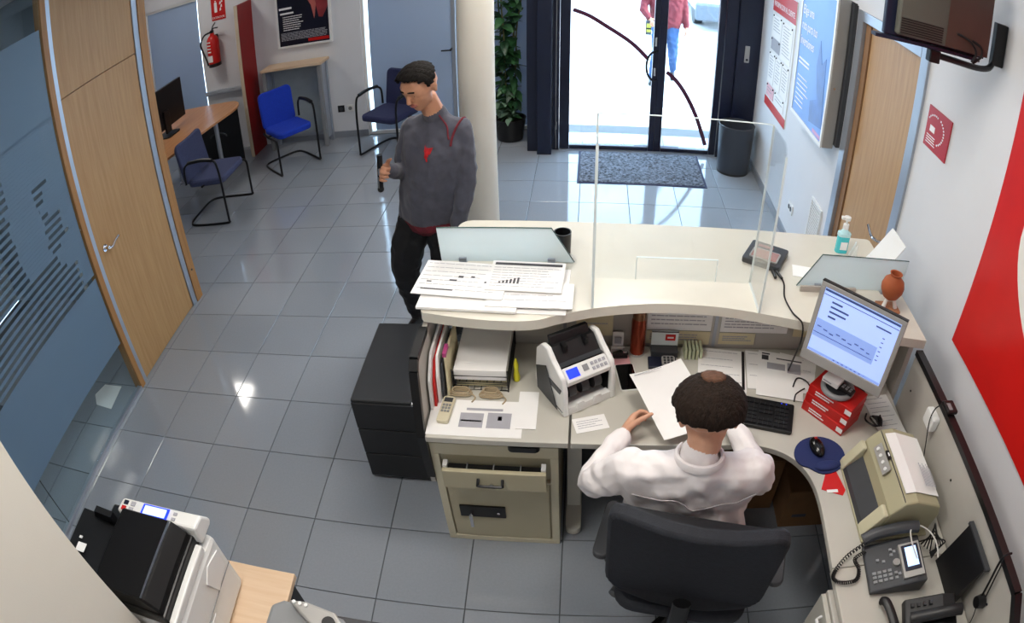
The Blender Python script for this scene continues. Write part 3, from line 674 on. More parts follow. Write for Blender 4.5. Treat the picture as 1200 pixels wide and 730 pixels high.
for i in range(7):
    a = 1.3+i*.22; y = -.36-.07*math.cos(a); z = 1.73+.055*math.sin(a); box(bm, XR-.0085, XR-.0072, y-.004, y+.004, z-.004, z+.004)
part(t, 'arched_lettering', bm, M_WHITEINK)
# red wall panel with white emblem
t = thing('red_wall_panel', 'big red wall panel with a white curved emblem above the side desk', 'wall panel', (XR-.006, -1.68, 1.035))
part(t, 'panel', b1(XR-.014, XR-.0005, -2.45, -1.0, 1.035, 2.40), M_REDWALL)
el = [(-1.80+.59*math.cos(a)*(1+.05*math.sin(2*a)), 1.66+.36*math.sin(a)) for a in [2*PI*i/48 for i in range(48)]]
bm = nb(); prism(bm, el, XR-.0165, XR-.0145, 'x'); part(t, 'white_emblem', bm, mat('white_vinyl', '#ece9e2', .4, var=.02))
# television on a wall arm, seen from behind
t = thing('television', 'small wall television seen from behind with loose cables', 'television', (4.06, -.86, 2.2))
bm = nb(); box(bm, 3.84, 4.28, -.852, -.825, 2.20, 2.52); part(t, 'bezel', bm, M_NAVY, bevel=.004)
bm = nb(); box(bm, 3.875, 4.275, -.885, -.853, 2.212, 2.51); part(t, 'rear_cover', bm, mat('tv_grey_cover', '#55564f', .5, var=.05), bevel=.008)
bm = nb(); box(bm, 4.075, 4.27, -.889, -.8855, 2.215, 2.50); part(t, 'port_panel', bm, mat('tv_brown_cover', '#4b3a33', .45, var=.08))
for i in range(7):
    z = 2.222+i*.009; part(t, 'vent_slot', b1(3.885, 4.06, -.8875, -.8855, z, z+.004), M_BLACK)
bm = nb(); tube(bm, smoothpts([(4.12, -.889, 2.275), (4.17, -.91, 2.262), (4.20, -.915, 2.225), (4.19, -.905, 2.185)]), .005); tube(bm, smoothpts([(4.19, -.889, 2.265), (4.225, -.905, 2.25), (4.23, -.905, 2.215), (4.20, -.90, 2.18)]), .005)
part(t, 'cable', bm, M_CABLE, smooth=True)
part(t, 'bottom_stand', b1(3.80, 4.25, -.87, -.83, 2.186, 2.199), M_NAVY)
t = thing('wall_bracket', 'black tubular wall arm that carries the television', 'bracket', (XR, -.80, 2.14))
bm = nb(); tube(bm, smoothpts([(4.05, -.845, 2.165), (4.16, -.845, 2.160), (4.27, -.83, 2.155), (4.34, -.81, 2.165), (4.365, -.80, 2.20)], 4), .013); part(t, 'arm', bm, M_BLACKM, smooth=True)
bm = nb(); box(bm, 4.03, 4.075, -.868, -.83, 2.135, 2.185); part(t, 'clamp', bm, M_BLACKM, bevel=.004)
bm = nb(); box(bm, 4.35, XR-.001, -.815, -.785, 2.18, 2.36); part(t, 'wall_plate', bm, M_BLACKM, bevel=.004)

# ================================================================== COUNTER AND DESK
ZC, ZD = 1.06, .72
t = thing('reception_counter', 'cream reception counter with curved raised top', 'counter', (3.25, -.5, 0))
front = smoothpts([(4.232, -1.045, 0), (3.95, -1.0, 0), (3.694, -.945, 0), (3.452, -.886, 0), (3.276, -.865, 0), (3.099, -.869, 0), (2.925, -.90, 0), (2.781, -.95, 0), (2.70, -.985, 0), (2.60, -.995, 0), (2.45, -.985, 0), (2.275, -.955, 0)], 4)
poly = [(p.x, p.y) for p in front]+[(2.265, -.94), (2.30, -.30)]+[(2.36+.06*math.cos(a), -.31+.06*math.sin(a)) for a in [PI-i*PI/2/5 for i in range(6)]]+[(4.22, -.265), (4.232, -.275)]
bm = nb(); prism(bm, poly, ZC-.042, ZC); part(t, 'counter_top', bm, [M_CREAM], bevel=.004)
part(t, 'front_panel', b1(2.40, 4.20, -.36, -.335, .02, ZC-.043), M_LGREY)
part(t, 'end_panel', b1(2.375, 2.399, -.668, -.335, .02, ZC-.043), M_LGREY)
part(t, 'end_panel', b1(4.201, 4.225, -.98, -.335, .02, ZC-.043), M_LGREY)
for (a, b) in ((2.40, 2.798), (2.802, 3.418), (3.422, 4.20)): part(t, 'back_panel', b1(a, b, -.690, -.670, .40, ZC-.043), M_PANEL)
part(t, 'panel_joint', b1(2.786, 2.80, -.694, -.6905, ZD+.003, ZC-.044), M_MGREY); part(t, 'panel_joint', b1(3.413, 3.427, -.694, -.6905, ZD+.003, ZC-.044), M_ALU)
# sheets fixed to the staff side of the counter back panel
def pinned(x0, x1, z0, z1, m, label, seed, rows):
    t = thing('pinned_sheet', label, 'paper', ((x0+x1)/2, -.6945, z0), group='sheets fixed under the counter top')
    part(t, 'sheet', b1(x0, x1, -.6960, -.6942, z0, z1), m)
    if rows: part(t, 'printed_text', lines_bm(wallM((x0+.015, -.6965, z1-.015), (1, 0, 0), (0, 0, 1)), rows, x1-x0-.03, (z1-z0-.03)/rows, .005, .3, seed=seed), M_INKL)
pinned(2.42, 2.77, .76, .96, M_LGREY, 'grey lined sheet on the counter back panel behind the wire tray', 30, 7)
pinned(2.84, 2.99, .77, .95, M_PAPER2, 'yellowed sheet on the counter back panel behind the money counter', 31, 3)
pinned(3.13, 3.40, .808, .96, M_PAPER, 'white sheet with a small table on the counter back panel', 32, 6)
pinned(3.13, 3.40, .735, .803, M_PAPER2, 'yellowed sheet below the white table sheet', 33, 3)
pinned(3.44, 3.74, .805, .955, M_PAPER, 'densely written white sheet under the counter top', 34, 8)
pinned(3.44, 3.60, .74, .80, M_PAPER2, 'yellowed sheet below the densely written one', 35, 3)
pinned(3.77, 3.98, .79, .94, M_PAPER2, 'tan sheet on the counter back panel beside the monitor', 36, 3)

# perspex screen
t = thing('perspex_screen', 'clear perspex screen with side wings standing on the counter', 'screen', (3.21, -.75, ZC))
zt = 1.745
part(t, 'front_pane', b1(2.903, 3.525, -.705, -.700, ZC+.001, zt), M_PERSPEX)
def wing(x):
    pts = [(-.90, ZC+.001), (-.706, ZC+.001), (-.706, zt)]+[(-.86+.04*math.cos(a)-.0, zt-.04+.04*math.sin(a)) for a in [PI/2+i*PI/2/5 for i in range(6)]]
    bm = nb(); prism(bm, pts, x, x+.005, 'x'); return part(t, 'side_wing', bm, M_PERSPEX)
wing(2.898); wing(3.525)
bm = nb(); box(bm, 2.903, 3.525, -.7055, -.6995, zt+.0002, zt+.003); part(t, 'edge_strip', bm, M_PERSPEX_EDGE)
for x in (2.8965, 3.5245):
    bm = nb(); box(bm, x, x+.008, -.9035, -.9003, ZC+.001, zt-.04); part(t, 'edge_strip', bm, M_PERSPEX_EDGE)
    bm = nb(); box(bm, x, x+.008, -.7, -.697, ZC+.001, zt); part(t, 'edge_strip', bm, M_PERSPEX_EDGE)
    bm = nb(); box(bm, x, x+.008, -.90, -.70, ZC+.0004, ZC+.0035); part(t, 'edge_strip', bm, M_PERSPEX_EDGE)
bm = nb()
for a in ((3.065, 3.385, ZC+.10, ZC+.1025), (3.065, 3.0675, ZC+.002, ZC+.10), (3.3825, 3.385, ZC+.002, ZC+.10)): box(bm, a[0], a[1], -.7065, -.6985, a[2], a[3])
part(t, 'pass_slot_edge', bm, M_PERSPEX_EDGE)
# frosted glass deflectors
t = thing('frosted_glass_screen', 'low frosted glass screen behind the paper pile on the counter', 'glass screen', (2.56, -.60, ZC), group='low frosted glass screens on the counter')
bm = nb(); prism(bm, [(2.285, ZC+.012), (2.825, ZC+.012), (2.735, 1.225), (2.275, 1.225)], -.615, -.607, 'y'); part(t, 'glass_sheet', bm, [M_FROST])
bm = nb(); tube(bm, [(2.825, -.611, ZC+.012), (2.735, -.611, 1.225), (2.275, -.611, 1.225)], .0035, 6); part(t, 'glass_edge', bm, M_FROSTEDGE)
for x in (2.36, 2.72): part(t, 'bracket', b1(x, x+.03, -.625, -.597, ZC+.0005, ZC+.03), M_ALU)
t = thing('frosted_glass_screen', 'low frosted glass screen beside the clay jug on the counter', 'glass screen', (3.98, -.72, ZC), group='low frosted glass screens on the counter')
bm = nb(); prism(bm, [(3.725, ZC+.012), (4.215, ZC+.012), (4.225, 1.225), (3.81, 1.225)], -.724, -.716, 'y'); part(t, 'glass_sheet', bm, [M_FROST])
bm = nb(); tube(bm, [(3.725, -.72, ZC+.012), (3.81, -.72, 1.225), (4.225, -.72, 1.225), (4.215, -.72, ZC+.012)], .003, 6); part(t, 'glass_edge', bm, M_FROSTEDGE)
for x in (3.80, 4.12): part(t, 'bracket', b1(x, x+.03, -.734, -.706, ZC+.0005, ZC+.03), M_ALU)
part(t, 'base_strip', b1(3.735, 3.99, -.745, -.7345, ZC+.0005, ZC+.026), M_PANEL)
# dark pen cup behind the left glass
bm = nb(); lathe(bm, [(.028, ZC+.0005), (.033, ZC+.002), (.036, ZC+.10), (.032, ZC+.10), (.030, ZC+.02)], (2.775, -.52, 0)); single('pen_cup', bm, M_BLACK, 'black cup standing behind the low frosted glass', 'cup', smooth=True)

# printed sheets on the counter
def sheet(name, cx, cy, z, w, h, rz, m, label, cat='paper', group=None, rows=0, seed=1, head=None, thick=.0012, extra=None, th=.0022):
    t = thing(name, label, cat, (cx, cy, z), rz, group)
    part(t, 'sheet', b1(-w/2, w/2, -h/2, h/2, 0, thick), m, world=False)
    F = wallM((-w/2+.012, h/2-.018-(head or 0), thick+.0002), (1, 0, 0), (0, 1, 0))
    if rows: part(t, 'printed_text', lines_bm(F, rows, w-.024, (h-.03-(head or 0))/rows, th, .35, seed=seed), M_INKL, world=False)
    if head: part(t, 'printed_heading', b1(-w/2+.012, w/2-.012, h/2-head, h/2-head*.45, thick+.0002, thick+.0008), M_INK, world=False)
    if extra:
        for (a, b, c, d, mm, nm) in extra: part(t, nm, b1(a, b, c, d, thick+.0003, thick+.0010), mm, world=False)
    return t
PG = 'loose sheets piled on the counter'
z = ZC+.0006
sheet('paper_sheet', 2.60, -.80, z, .42, .30, -.03, M_PAPER, 'blank white sheet at the bottom of the counter pile', group=PG, thick=.004); z += .0045
sheet('paper_sheet', 2.44, -.855, z, .38, .19, -.05, M_PAPER, 'folded white sheet low in the counter pile', group=PG, thick=.010); z += .0105
sheet('paper_sheet', 2.67, -.855, z, .32, .16, -.02, M_PAPER, 'white printed sheet over the front of the counter pile', group=PG, rows=4, seed=41, thick=.004); z += .0045
sheet('paper_sheet', 2.40, -.765, z+.002, .36, .235, -.10, M_PAPER, 'white form with black boxes on top of the counter pile', group=PG, rows=7, seed=42, thick=.003,
      extra=[(-.02, .0, .005, .018, M_INK, 'printed_box'), (.03, .045, .01, .02, M_INK, 'printed_box'), (.09, .11, -.02, -.01, M_INK, 'printed_box'), (-.15, -.02, -.085, -.078, M_INK, 'printed_box'), (-.14, -.12, -.035, -.028, M_INK, 'printed_box'), (-.05, -.02, -.02, -.01, M_INK, 'printed_box')])
sheet('paper_sheet', 2.645, -.745, z+.006, .29, .205, -.05, M_PAPER, 'white sheet with dark heading and bar chart on the counter pile', group=PG, rows=8, seed=43, head=.03, thick=.003,
      extra=[(-.10+.014*i, -.092+.014*i, -.055, -.045+.006*i, M_INK, 'chart_bar') for i in range(6)])
sheet('paper_sheet', 3.80, -.60, ZC+.0006, .12, .09, -.2, M_PAPER, 'small white sheet behind the right frosted glass', thick=.002)
# signature terminal with cable
t = thing('signature_terminal', 'dark signature pad with pinkish screen on the counter', 'terminal', (3.63, -.515, ZC), math.radians(-28))
bm = nb(); prism(bm, rrect(-.085, .085, -.075, .10, .012), .0005, .026); part(t, 'body', bm, M_DGREY, world=False, bevel=.004)
bm = nb(); prism(bm, rrect(-.06, .065, -.055, .03, .008), .0265, .032); part(t, 'screen_frame', bm, M_SILVER, world=False)
bm = nb(); box(bm, -.053, .058, -.048, .023, .0322, .0335); part(t, 'screen', bm, mat('pinkish_lcd', '#a98078', .25), world=False)
bm = nb(); box(bm, -.05, .02, .055, .075, .0262, .027); part(t, 'label_strip', bm, mat('dull_pink_print', '#8d5a5c', .5), world=False)
bm = nb(); cyl(bm, (.06, -.085, .012), (.085, -.13, .012), .007); cyl(bm, (.075, -.08, .012), (.11, -.12, .012), .006); part(t, 'plug', bm, M_BLACK, world=False)
bm = nb(); tube(bm, smoothpts([(3.665, -.635, ZC+.010), (3.675, -.70, ZC+.006), (3.655, -.80, ZC+.006), (3.665, -.90, ZC+.006), (3.69, -.962, ZC+.004), (3.70, -.972, ZC-.06), (3.71, -.93, ZC-.17), (3.73, -.85, ZD+.012)]), .0035, 6)
single('terminal_cable', bm, M_CABLE, 'thin black cable from the signature pad over the counter edge', 'cable', smooth=True)
# sanitizer bottle
t = thing('sanitizer_bottle', 'clear pump bottle of turquoise hand gel on the counter', 'bottle', (4.03, -.40, ZC))
bm = nb(); prism(bm, rrect(4.00, 4.06, -.42, -.38, .015), ZC+.0006, ZC+.085); part(t, 'gel', bm, mat('turquoise_gel', '#3fc4cf', .15, var=.05, coat=.3), smooth=True)
bm = nb(); prism(bm, rrect(3.998, 4.062, -.422, -.378, .016), ZC+.086, ZC+.10); lathe(bm, [(.022, ZC+.10), (.014, ZC+.118), (.012, ZC+.12)], (4.03, -.40, 0), 16); part(t, 'bottle_shoulder', bm, mat('pale_gel_plastic', '#bfe6ea', .15), smooth=True)
bm = nb(); lathe(bm, [(.014, ZC+.121), (.014, ZC+.145), (.005, ZC+.148), (.005, ZC+.165), (.016, ZC+.167), (.016, ZC+.182), (.01, ZC+.185)], (4.03, -.40, 0), 16); box(bm, 4.0, 4.03, -.408, -.392, ZC+.170, ZC+.182); part(t, 'pump', bm, M_WHITEP, smooth=True)
part(t, 'bottle_label', b1(4.015, 4.05, -.4215, -.4204, ZC+.02, ZC+.06), M_WHITEINK)
# leaflet stands
t = thing('leaflet_stand', 'white leaning leaflet stand on the counter by the wall', 'stand', (4.15, -.52, ZC))
bm = nb(); prism(bm, [(4.100, ZC+.001), (4.106, ZC+.001), (4.226, ZC+.20), (4.220, ZC+.20)], -.665, -.50, 'y'); part(t, 'back_sheet', bm, M_WHITEP)
bm = nb(); prism(bm, [(4.205, ZC+.001), (4.212, ZC+.001), (4.185, ZC+.125), (4.180, ZC+.125)], -.61, -.56, 'y'); part(t, 'strut', bm, M_WHITEP)
bm = nb(); prism(bm, [(4.085, ZC+.001), (4.0985, ZC+.001), (4.135, ZC+.06), (4.13, ZC+.06)], -.66, -.505, 'y'); part(t, 'pocket', bm, M_WHITEP)
for i, x in enumerate((4.07, 4.075)):
    bm = nb(); prism(bm, [(x-.012, ZC+.001), (x+.016, ZC+.001), (x+.012, ZC+.075)], -.47+i*.035, -.46+i*.035, 'y'); single('table_card', bm, M_WHITEP, ('white pointed card beside the gel bottle', 'white pointed card before the leaflet stand')[i], 'card')
# clay jug on stand
t = thing('clay_jug', 'small round terracotta jug on a wooden stand on the counter', 'jug', (4.115, -.835, ZC))
bm = nb(); box(bm, 4.065, 4.165, -.875, -.80, ZC+.0006, ZC+.014); part(t, 'stand_base', bm, mat('carved_wood', '#a87452', .7, var=.25, scale=60, bump=.5), bevel=.004)
for x in (4.085, 4.145):
    bm = nb(); cyl(bm, (x, -.85, ZC+.014), (4.115+(x-4.115)*.5, -.838, ZC+.06), .010, .007, 10); part(t, 'stand_leg', bm, M_WHITEP)
bm = nb(); lathe(bm, [(.015, ZC+.045), (.035, ZC+.06), (.050, ZC+.09), (.052, ZC+.11), (.045, ZC+.135), (.027, ZC+.152), (.024, ZC+.160), (.029, ZC+.170), (.024, ZC+.170), (.020, ZC+.16), (.02, ZC+.14)], (4.115, -.83, 0)); part(t, 'jug_body', bm, mat('terracotta', '#a4552f', .7, var=.12, scale=12, bump=.1), smooth=True)

# ---- desk
t = thing('corner_desk', 'light grey corner desk with a curved front behind the counter', 'desk', (3.3, -1.1, 0))
part(t, 'left_top', b1(2.296, 2.826, -1.262, -.697, ZD-.028, ZD), M_LGREY, bevel=.003)
cur = smoothpts([(3.35, -1.262, 0), (3.48, -1.262, 0), (3.58, -1.283, 0), (3.655, -1.337, 0), (3.705, -1.432, 0), (3.718, -1.554, 0), (3.712, -1.743, 0), (3.708, -1.835, 0)], 4)
poly = [(2.834, -.697), (2.834, -1.262)]+[(p.x, p.y) for p in cur]+[(4.192, -1.835), (4.192, -.697)]
bm = nb(); prism(bm, poly, ZD-.028, ZD); part(t, 'main_top', bm, M_LGREY, bevel=.003)
part(t, 'side_top', b1(3.706, 4.192, -2.60, -1.838, ZD-.028, ZD), M_LGREY, bevel=.003)
for (x, y0, y1) in ((2.845, -1.17, -.78), (4.14, -2.5, -2.1)):
    part(t, 'column_leg', b1(x-.03, x+.03, (y0+y1)/2-.05, (y0+y1)/2+.05, .04, ZD-.03), M_CREAM)
    bm = nb(); prism(bm, rrect(x-.035, x+.035, y0, y1, .034), .002, .04); part(t, 'foot', bm, M_CREAM, bevel=.004)
part(t, 'modesty_panel', b1(2.86, 4.10, -.72, -.70, .30, ZD-.03), M_LGREY)
def screen_panel(name, label, x, pts, trim, cat='panel'):
    t = thing(name, label, cat, (x, pts[0][0], .0))
    bm = nb(); prism(bm, pts, x-.010, x+.010, 'x'); part(t, 'board', bm, M_PANEL)
    bm = nb()
    P = smoothpts([(x, a, b) for a, b in trim], 1)
    for a, b in zip(P, P[1:]):
        d = (b-a).normalized(); n = Vector((0, -d.z, d.y))*.012
        vs = [bm.verts.new(q) for q in (a+n+Vector((-.016, 0, 0)), a-n+Vector((-.016, 0, 0)), a-n+Vector((.016, 0, 0)), a+n+Vector((.016, 0, 0)), b+n+Vector((-.016, 0, 0)), b-n+Vector((-.016, 0, 0)), b-n+Vector((.016, 0, 0)), b+n+Vector((.016, 0, 0)))]
        for f in ((0, 1, 2, 3), (7, 6, 5, 4), (0, 4, 5, 1), (1, 5, 6, 2), (2, 6, 7, 3), (3, 7, 4, 0)): bm.faces.new([vs[i] for i in f])
    part(t, 'edge_trim', bm, M_BLACK); return t
sp = screen_panel('desk_screen_panel', 'grey screen panel with black edge behind the beige printer', 4.208, [(-2.60, .30), (-1.055, .30), (-1.055, 1.0), (-2.215, 1.0), (-2.60, .74)], [(-1.055, 1.008), (-2.212, 1.008), (-2.60, .745)])
for (y, z) in ((-1.12, .86), (-1.62, .88), (-2.15, .85)):
    bm = nb(); cyl(bm, (4.1975, y, z), (4.1955, y, z), .005, n=10); part(sp, 'screw', bm, M_BLACK)
sp = screen_panel('desk_screen_panel', 'grey end panel with black edge beside the wire tray', 2.276, [(-1.215, .40), (-1.02, .40), (-.70, .40), (-.70, 1.0), (-1.02, 1.0), (-1.155, 1.0), (-1.18, .97), (-1.235, .72)], [(-.98, 1.003), (-1.155, 1.003), (-1.18, .97), (-1.238, .70), (-1.22, .45)])
bm = nb(); cyl(bm, (2.26, -1.205, .83), (2.252, -1.205, .83), .009); part(sp, 'knob', bm, M_CHROME)
# safe cabinet
t = thing('safe_cabinet', 'khaki metal safe cabinet with open cash drawer under the desk', 'safe', (2.54, -1.0, 0))
sx0, sx1, sy0, sy1 = 2.292, 2.788, -1.222, -.75
bm = nb(); box(bm, sx0, sx1, sy0+.018, sy1, 0, .645)
part(t, 'body', bm, M_SAFE)
bm = nb()
for a in ((sx0, sx1, 0, .03), (sx0, sx1, .585, .646), (sx0, sx0+.032, .03, .585), (sx1-.032, sx1, .03, .585), (sx0+.032, sx1-.032, .425, .437)): box(bm, a[0], a[1], sy0, sy0+.0175, a[2], a[3])
part(t, 'front_frame', bm, M_SAFE2, bevel=.002)
dr = part(t, 'drawer', b1(sx0+.045, sx1-.045, sy0-.055, sy0-.035, .445, .548), M_SAFE, bevel=.003)
part(dr, 'drawer_tray', b1(sx0+.055, sx1-.055, sy0-.0345, sy0-.001, .45, .535), M_BLACK)
for x in (sx0+.047, sx1-.065): part(dr, 'drawer_side', b1(x, x+.018, sy0-.0345, sy0-.001, .535, .556), M_WHITEP)
for i in range(3): part(dr, 'tray_divider', b1(sx0+.14+i*.105, sx0+.144+i*.105, sy0-.034, sy0-.002, .535, .545), M_MGREY)
bm = nb(); tube(bm, smoothpts([(2.48, sy0-.056, .512), (2.48, sy0-.075, .505), (2.485, sy0-.080, .497), (2.57, sy0-.080, .497), (2.575, sy0-.075, .505), (2.575, sy0-.056, .512)], 3), .006); part(dr, 'pull_handle', bm, M_BLACKM, smooth=True)
bm = nb(); cyl(bm, (2.53, sy0-.055, .478), (2.53, sy0-.062, .478), .009); part(dr, 'drawer_lock', bm, M_CHROME)
sd = part(t, 'safe_door', b1(sx0+.040, sx1-.040, sy0+.003, sy0+.0175, .035, .42), M_SAFE)
part(sd, 'lock_plate', b1(sx0+.075, sx0+.27, sy0-.006, sy0+.0028, .19, .262), M_BLACK)
bm = nb(); cyl(bm, (sx0+.125, sy0-.006, .228), (sx0+.125, sy0-.03, .228), .008); box(bm, sx0+.118, sx0+.132, sy0-.036, sy0-.028, .15, .232); part(sd, 'key', bm, M_CHROME)
bm = nb(); cyl(bm, (sx0+.24, sy0-.006, .225), (sx0+.24, sy0-.010, .225), .006); part(sd, 'indicator', bm, M_CHROME)
part(sd, 'maker_mark', b1(sx0+.055, sx0+.068, sy0+.0015, sy0+.0029, .392, .405), M_BLACK)
# clutter between safe top and desk edge
bm = nb(); prism(bm, rrect(2.60, 2.72, -1.25, -1.10, .02), .6465, .672); single('black_tray', bm, M_BLACK, 'flat black tray between the safe cabinet and the desk', 'tray')
# black filing cabinet
t = thing('filing_cabinet', 'charcoal steel filing cabinet left of the desk', 'cabinet', (2.035, -.62, 0))
part(t, 'body', b1(1.845, 2.235, -.895, -.335, .02, .53), M_CABBLACK, bevel=.008)
part(t, 'plinth', b1(1.86, 2.22, -.88, -.35, 0, .0195), M_BLACK)
for i in range(3): part(t, 'drawer', b1(1.85, 2.23, -.906, -.8955, .03+i*.165, .188+i*.165), mat('black_drawer_front', '#17181b', .4, var=.06), bevel=.003)
# drawer pedestal
t = thing('drawer_pedestal', 'grey drawer pedestal under the side desk', 'cabinet', (3.90, -2.15, 0))
part(t, 'body', b1(3.69, 4.10, -2.42, -1.90, .03, .685), M_PANEL, bevel=.003)
part(t, 'plinth', b1(3.71, 4.08, -2.40, -1.92, 0, .0295), M_BLACK)
for i in range(3):
    dr = part(t, 'drawer', b1(3.672, 3.689, -2.415, -1.905, .05+i*.21, .25+i*.21), M_LGREY, bevel=.002)
    bm = nb(); tube(bm, [(3.671, -2.10, .22+i*.21), (3.650, -2.09, .22+i*.21), (3.650, -1.99, .22+i*.21), (3.671, -1.98, .22+i*.21)], .006); part(dr, 'drawer_handle', bm, M_WHITEP, smooth=True)
# cardboard boxes under the desk
M_CARD = mat('brown_cardboard', '#7d5a38', .85, var=.08, scale=12)
for i, (x0, x1, y0, y1, h) in enumerate(((3.80, 4.16, -1.14, -.76, .26), (3.50, 3.78, -1.02, -.76, .34))):
    t = thing('cardboard_box', ('brown cardboard box with taped flaps under the desk corner', 'taller brown cardboard box beside the taped one under the desk')[i], 'box', ((x0+x1)/2, (y0+y1)/2, 0))
    part(t, 'carton', b1(x0, x1, y0, y1, .0005, h), M_CARD, bevel=.003)
    part(t, 'flap', b1(x0+.002, x1-.002, y0+.002, (y0+y1)/2-.002, h+.0005, h+.005), M_CARD); part(t, 'flap', b1(x0+.002, x1-.002, (y0+y1)/2+.002, y1-.002, h+.0005, h+.005), M_CARD)
    part(t, 'printed_mark', b1(x0+.05, x0+.12, y0-.0012, y0-.0003, h*.3, h*.38), M_INK)

# ================================================================== ON THE DESK
zd = ZD+.0006
# wire letter tray with paper
t = thing('wire_letter_tray', 'black wire letter tray at the desk end panel', 'tray', (2.48, -.90, ZD))
bm = nb(); x0, x1, y0, y1 = 2.368, 2.585, -1.0, -.705
def wires(zz, bm):
    tube(bm, [(x0, y0, zz), (x1, y0, zz), (x1, y1, zz), (x0, y1, zz)], .003, 6, closed=True)
    for i in range(1, 8): tube(bm, [(x0+(x1-x0)*i/8, y0, zz), (x0+(x1-x0)*i/8, y1, zz)], .0015, 5)
    for i in range(1, 5): tube(bm, [(x0, y0+(y1-y0)*i/5, zz), (x1, y0+(y1-y0)*i/5, zz)], .0015, 5)
for zz in (ZD+.006, ZD+.045):
    bm = nb(); wires(zz, bm); part(t, 'wire_shelf', bm, M_BLACKM)
    bm = nb(); tube(bm, [(x0, y0, zz+.03), (x1, y0, zz+.03), (x1, y1, zz+.03), (x0, y1, zz+.03)], .003, 6, closed=True); part(t, 'wire_rim', bm, M_BLACKM)
for (xx, yy) in ((x0, y0), (x1, y0), (x1, y1), (x0, y1)):
    bm = nb(); tube(bm, [(xx, yy, zd), (xx, yy, ZD+.105)], .003, 6); part(t, 'wire_post', bm, M_BLACKM)
bm = nb(); box(bm, x0+.006, x1-.006, y0+.008, y1-.01, ZD+.0495, ZD+.098); single('paper_stack', bm, M_PAPER, 'thick white paper stack in the wire letter tray', 'paper')
bm = nb(); box(bm, x0+.010, x1-.010, y0+.02, y1-.02, ZD+.0095, ZD+.030); single('paper_stack', bm, M_PAPER2, 'yellowed papers in the lower level of the wire tray', 'paper')
# upright folders
for i, (x, h, m, lab) in enumerate(((2.296, .20, M_PAPER, 'white folder upright against the desk end panel'), (2.308, .17, M_RED, 'red folder upright between white folders'), (2.320, .19, M_PAPER, 'white folder upright beside the red one'), (2.334, .15, M_DGREY, 'dark folder upright beside the wire tray'), (2.350, .18, M_PAPER2, 'cream folder upright nearest the wire tray'))):
    bm = nb(); prism(bm, [(-1.12+.02*i, zd), (-.80, zd), (-.80, ZD+h), (-1.02, ZD+h), (-1.10+.02*i, ZD+h-.07)], x, x+.009, 'x'); single('folder', bm, m, lab, 'folder', group='upright folders at the desk end')
bm = nb(); box(bm, 2.346, 2.36, -1.02, -.96, ZD+.182, ZD+.20)
tt = thing('binder_clip', 'pink binder clip on the cream folder', 'clip', (2.353, -.99, ZD+.18)); part(tt, 'clip_body', bm, mat('magenta_plastic', '#b0447c', .4)); bm = nb(); tube(bm, [(2.348, -1.0, ZD+.2), (2.35, -1.0, ZD+.225), (2.35, -.98, ZD+.225), (2.348, -.98, ZD+.2)], .0015, 5); part(tt, 'clip_wire', bm, M_CHROME)
for i, (x, y, lab) in enumerate(((2.52, -1.03, 'coil of beige string before the wire tray'), (2.40, -1.025, 'smaller coil of beige string before the wire tray'))):
    bm = nb()
    for k in range(4 if i == 0 else 3): tube(bm, [(x+(.045-.006*k)*math.cos(a), y+.018*math.sin(a)+.003*k, ZD+.008+.006*k+.002*math.sin(3*a)) for a in [2*PI*j/20 for j in range(20)]], .0035, 6, closed=True)
    tube(bm, smoothpts([(x+.04, y, ZD+.01), (x+.06, y-.02, ZD+.006), (x+.05, y-.045, ZD+.005)]), .003, 6)
    o = single('string_coil', bm, mat('beige_string', '#a8977a', .8, var=.1), lab, 'string', smooth=True); o['kind'] = 'stuff'
bm = nb(); lathe(bm, [(.012, zd+.0), (.014, zd+.02), (.008, zd+.05), (.010, zd+.08), (.003, zd+.11)], (2.612, -.93, 0), 12); single('highlighter_pen', bm, mat('yellow_plastic', '#d6cf2a', .4), 'upright yellow marker beside the wire tray', 'marker', smooth=True)
# printed sheet and remote
sheet('printed_sheet', 2.475, -1.152, zd, .36, .19, .0, M_PAPER, 'white sheet with two grey pictures at the desk edge', thick=.0012,
      extra=[(-.06, .03, -.05, .025, M_INKL, 'printed_picture'), (-.055, .025, -.02, -.012, M_INK, 'printed_line'), (.045, .135, -.05, .03, M_INKL, 'printed_picture'), (.085, .10, -.01, .012, M_INK, 'printed_line'), (-.04, .10, .04, .052, M_INKL, 'printed_line')])
sheet('printed_sheet', 2.668, -1.10, zd+.002, .075, .20, .0, M_PAPER, 'narrow blank sheet beside the picture sheet')
t = thing('remote_control', 'cream remote control lying on the picture sheet', 'remote', (2.358, -1.125, ZD+.0025), -.08)
bm = nb(); prism(bm, rrect(-.024, .024, -.068, .068, .010), .0, .018); part(t, 'case', bm, M_SAFE2, world=False, bevel=.004)
part(t, 'display', b1(-.017, .017, .035, .058, .0182, .019), M_DGREY, world=False)
for i in range(3):
    for j in range(3): part(t, 'button', b1(-.016+.012*i, -.007+.012*i, -.02+.016*j, -.010+.016*j, .0182, .0205), M_MGREY, world=False)
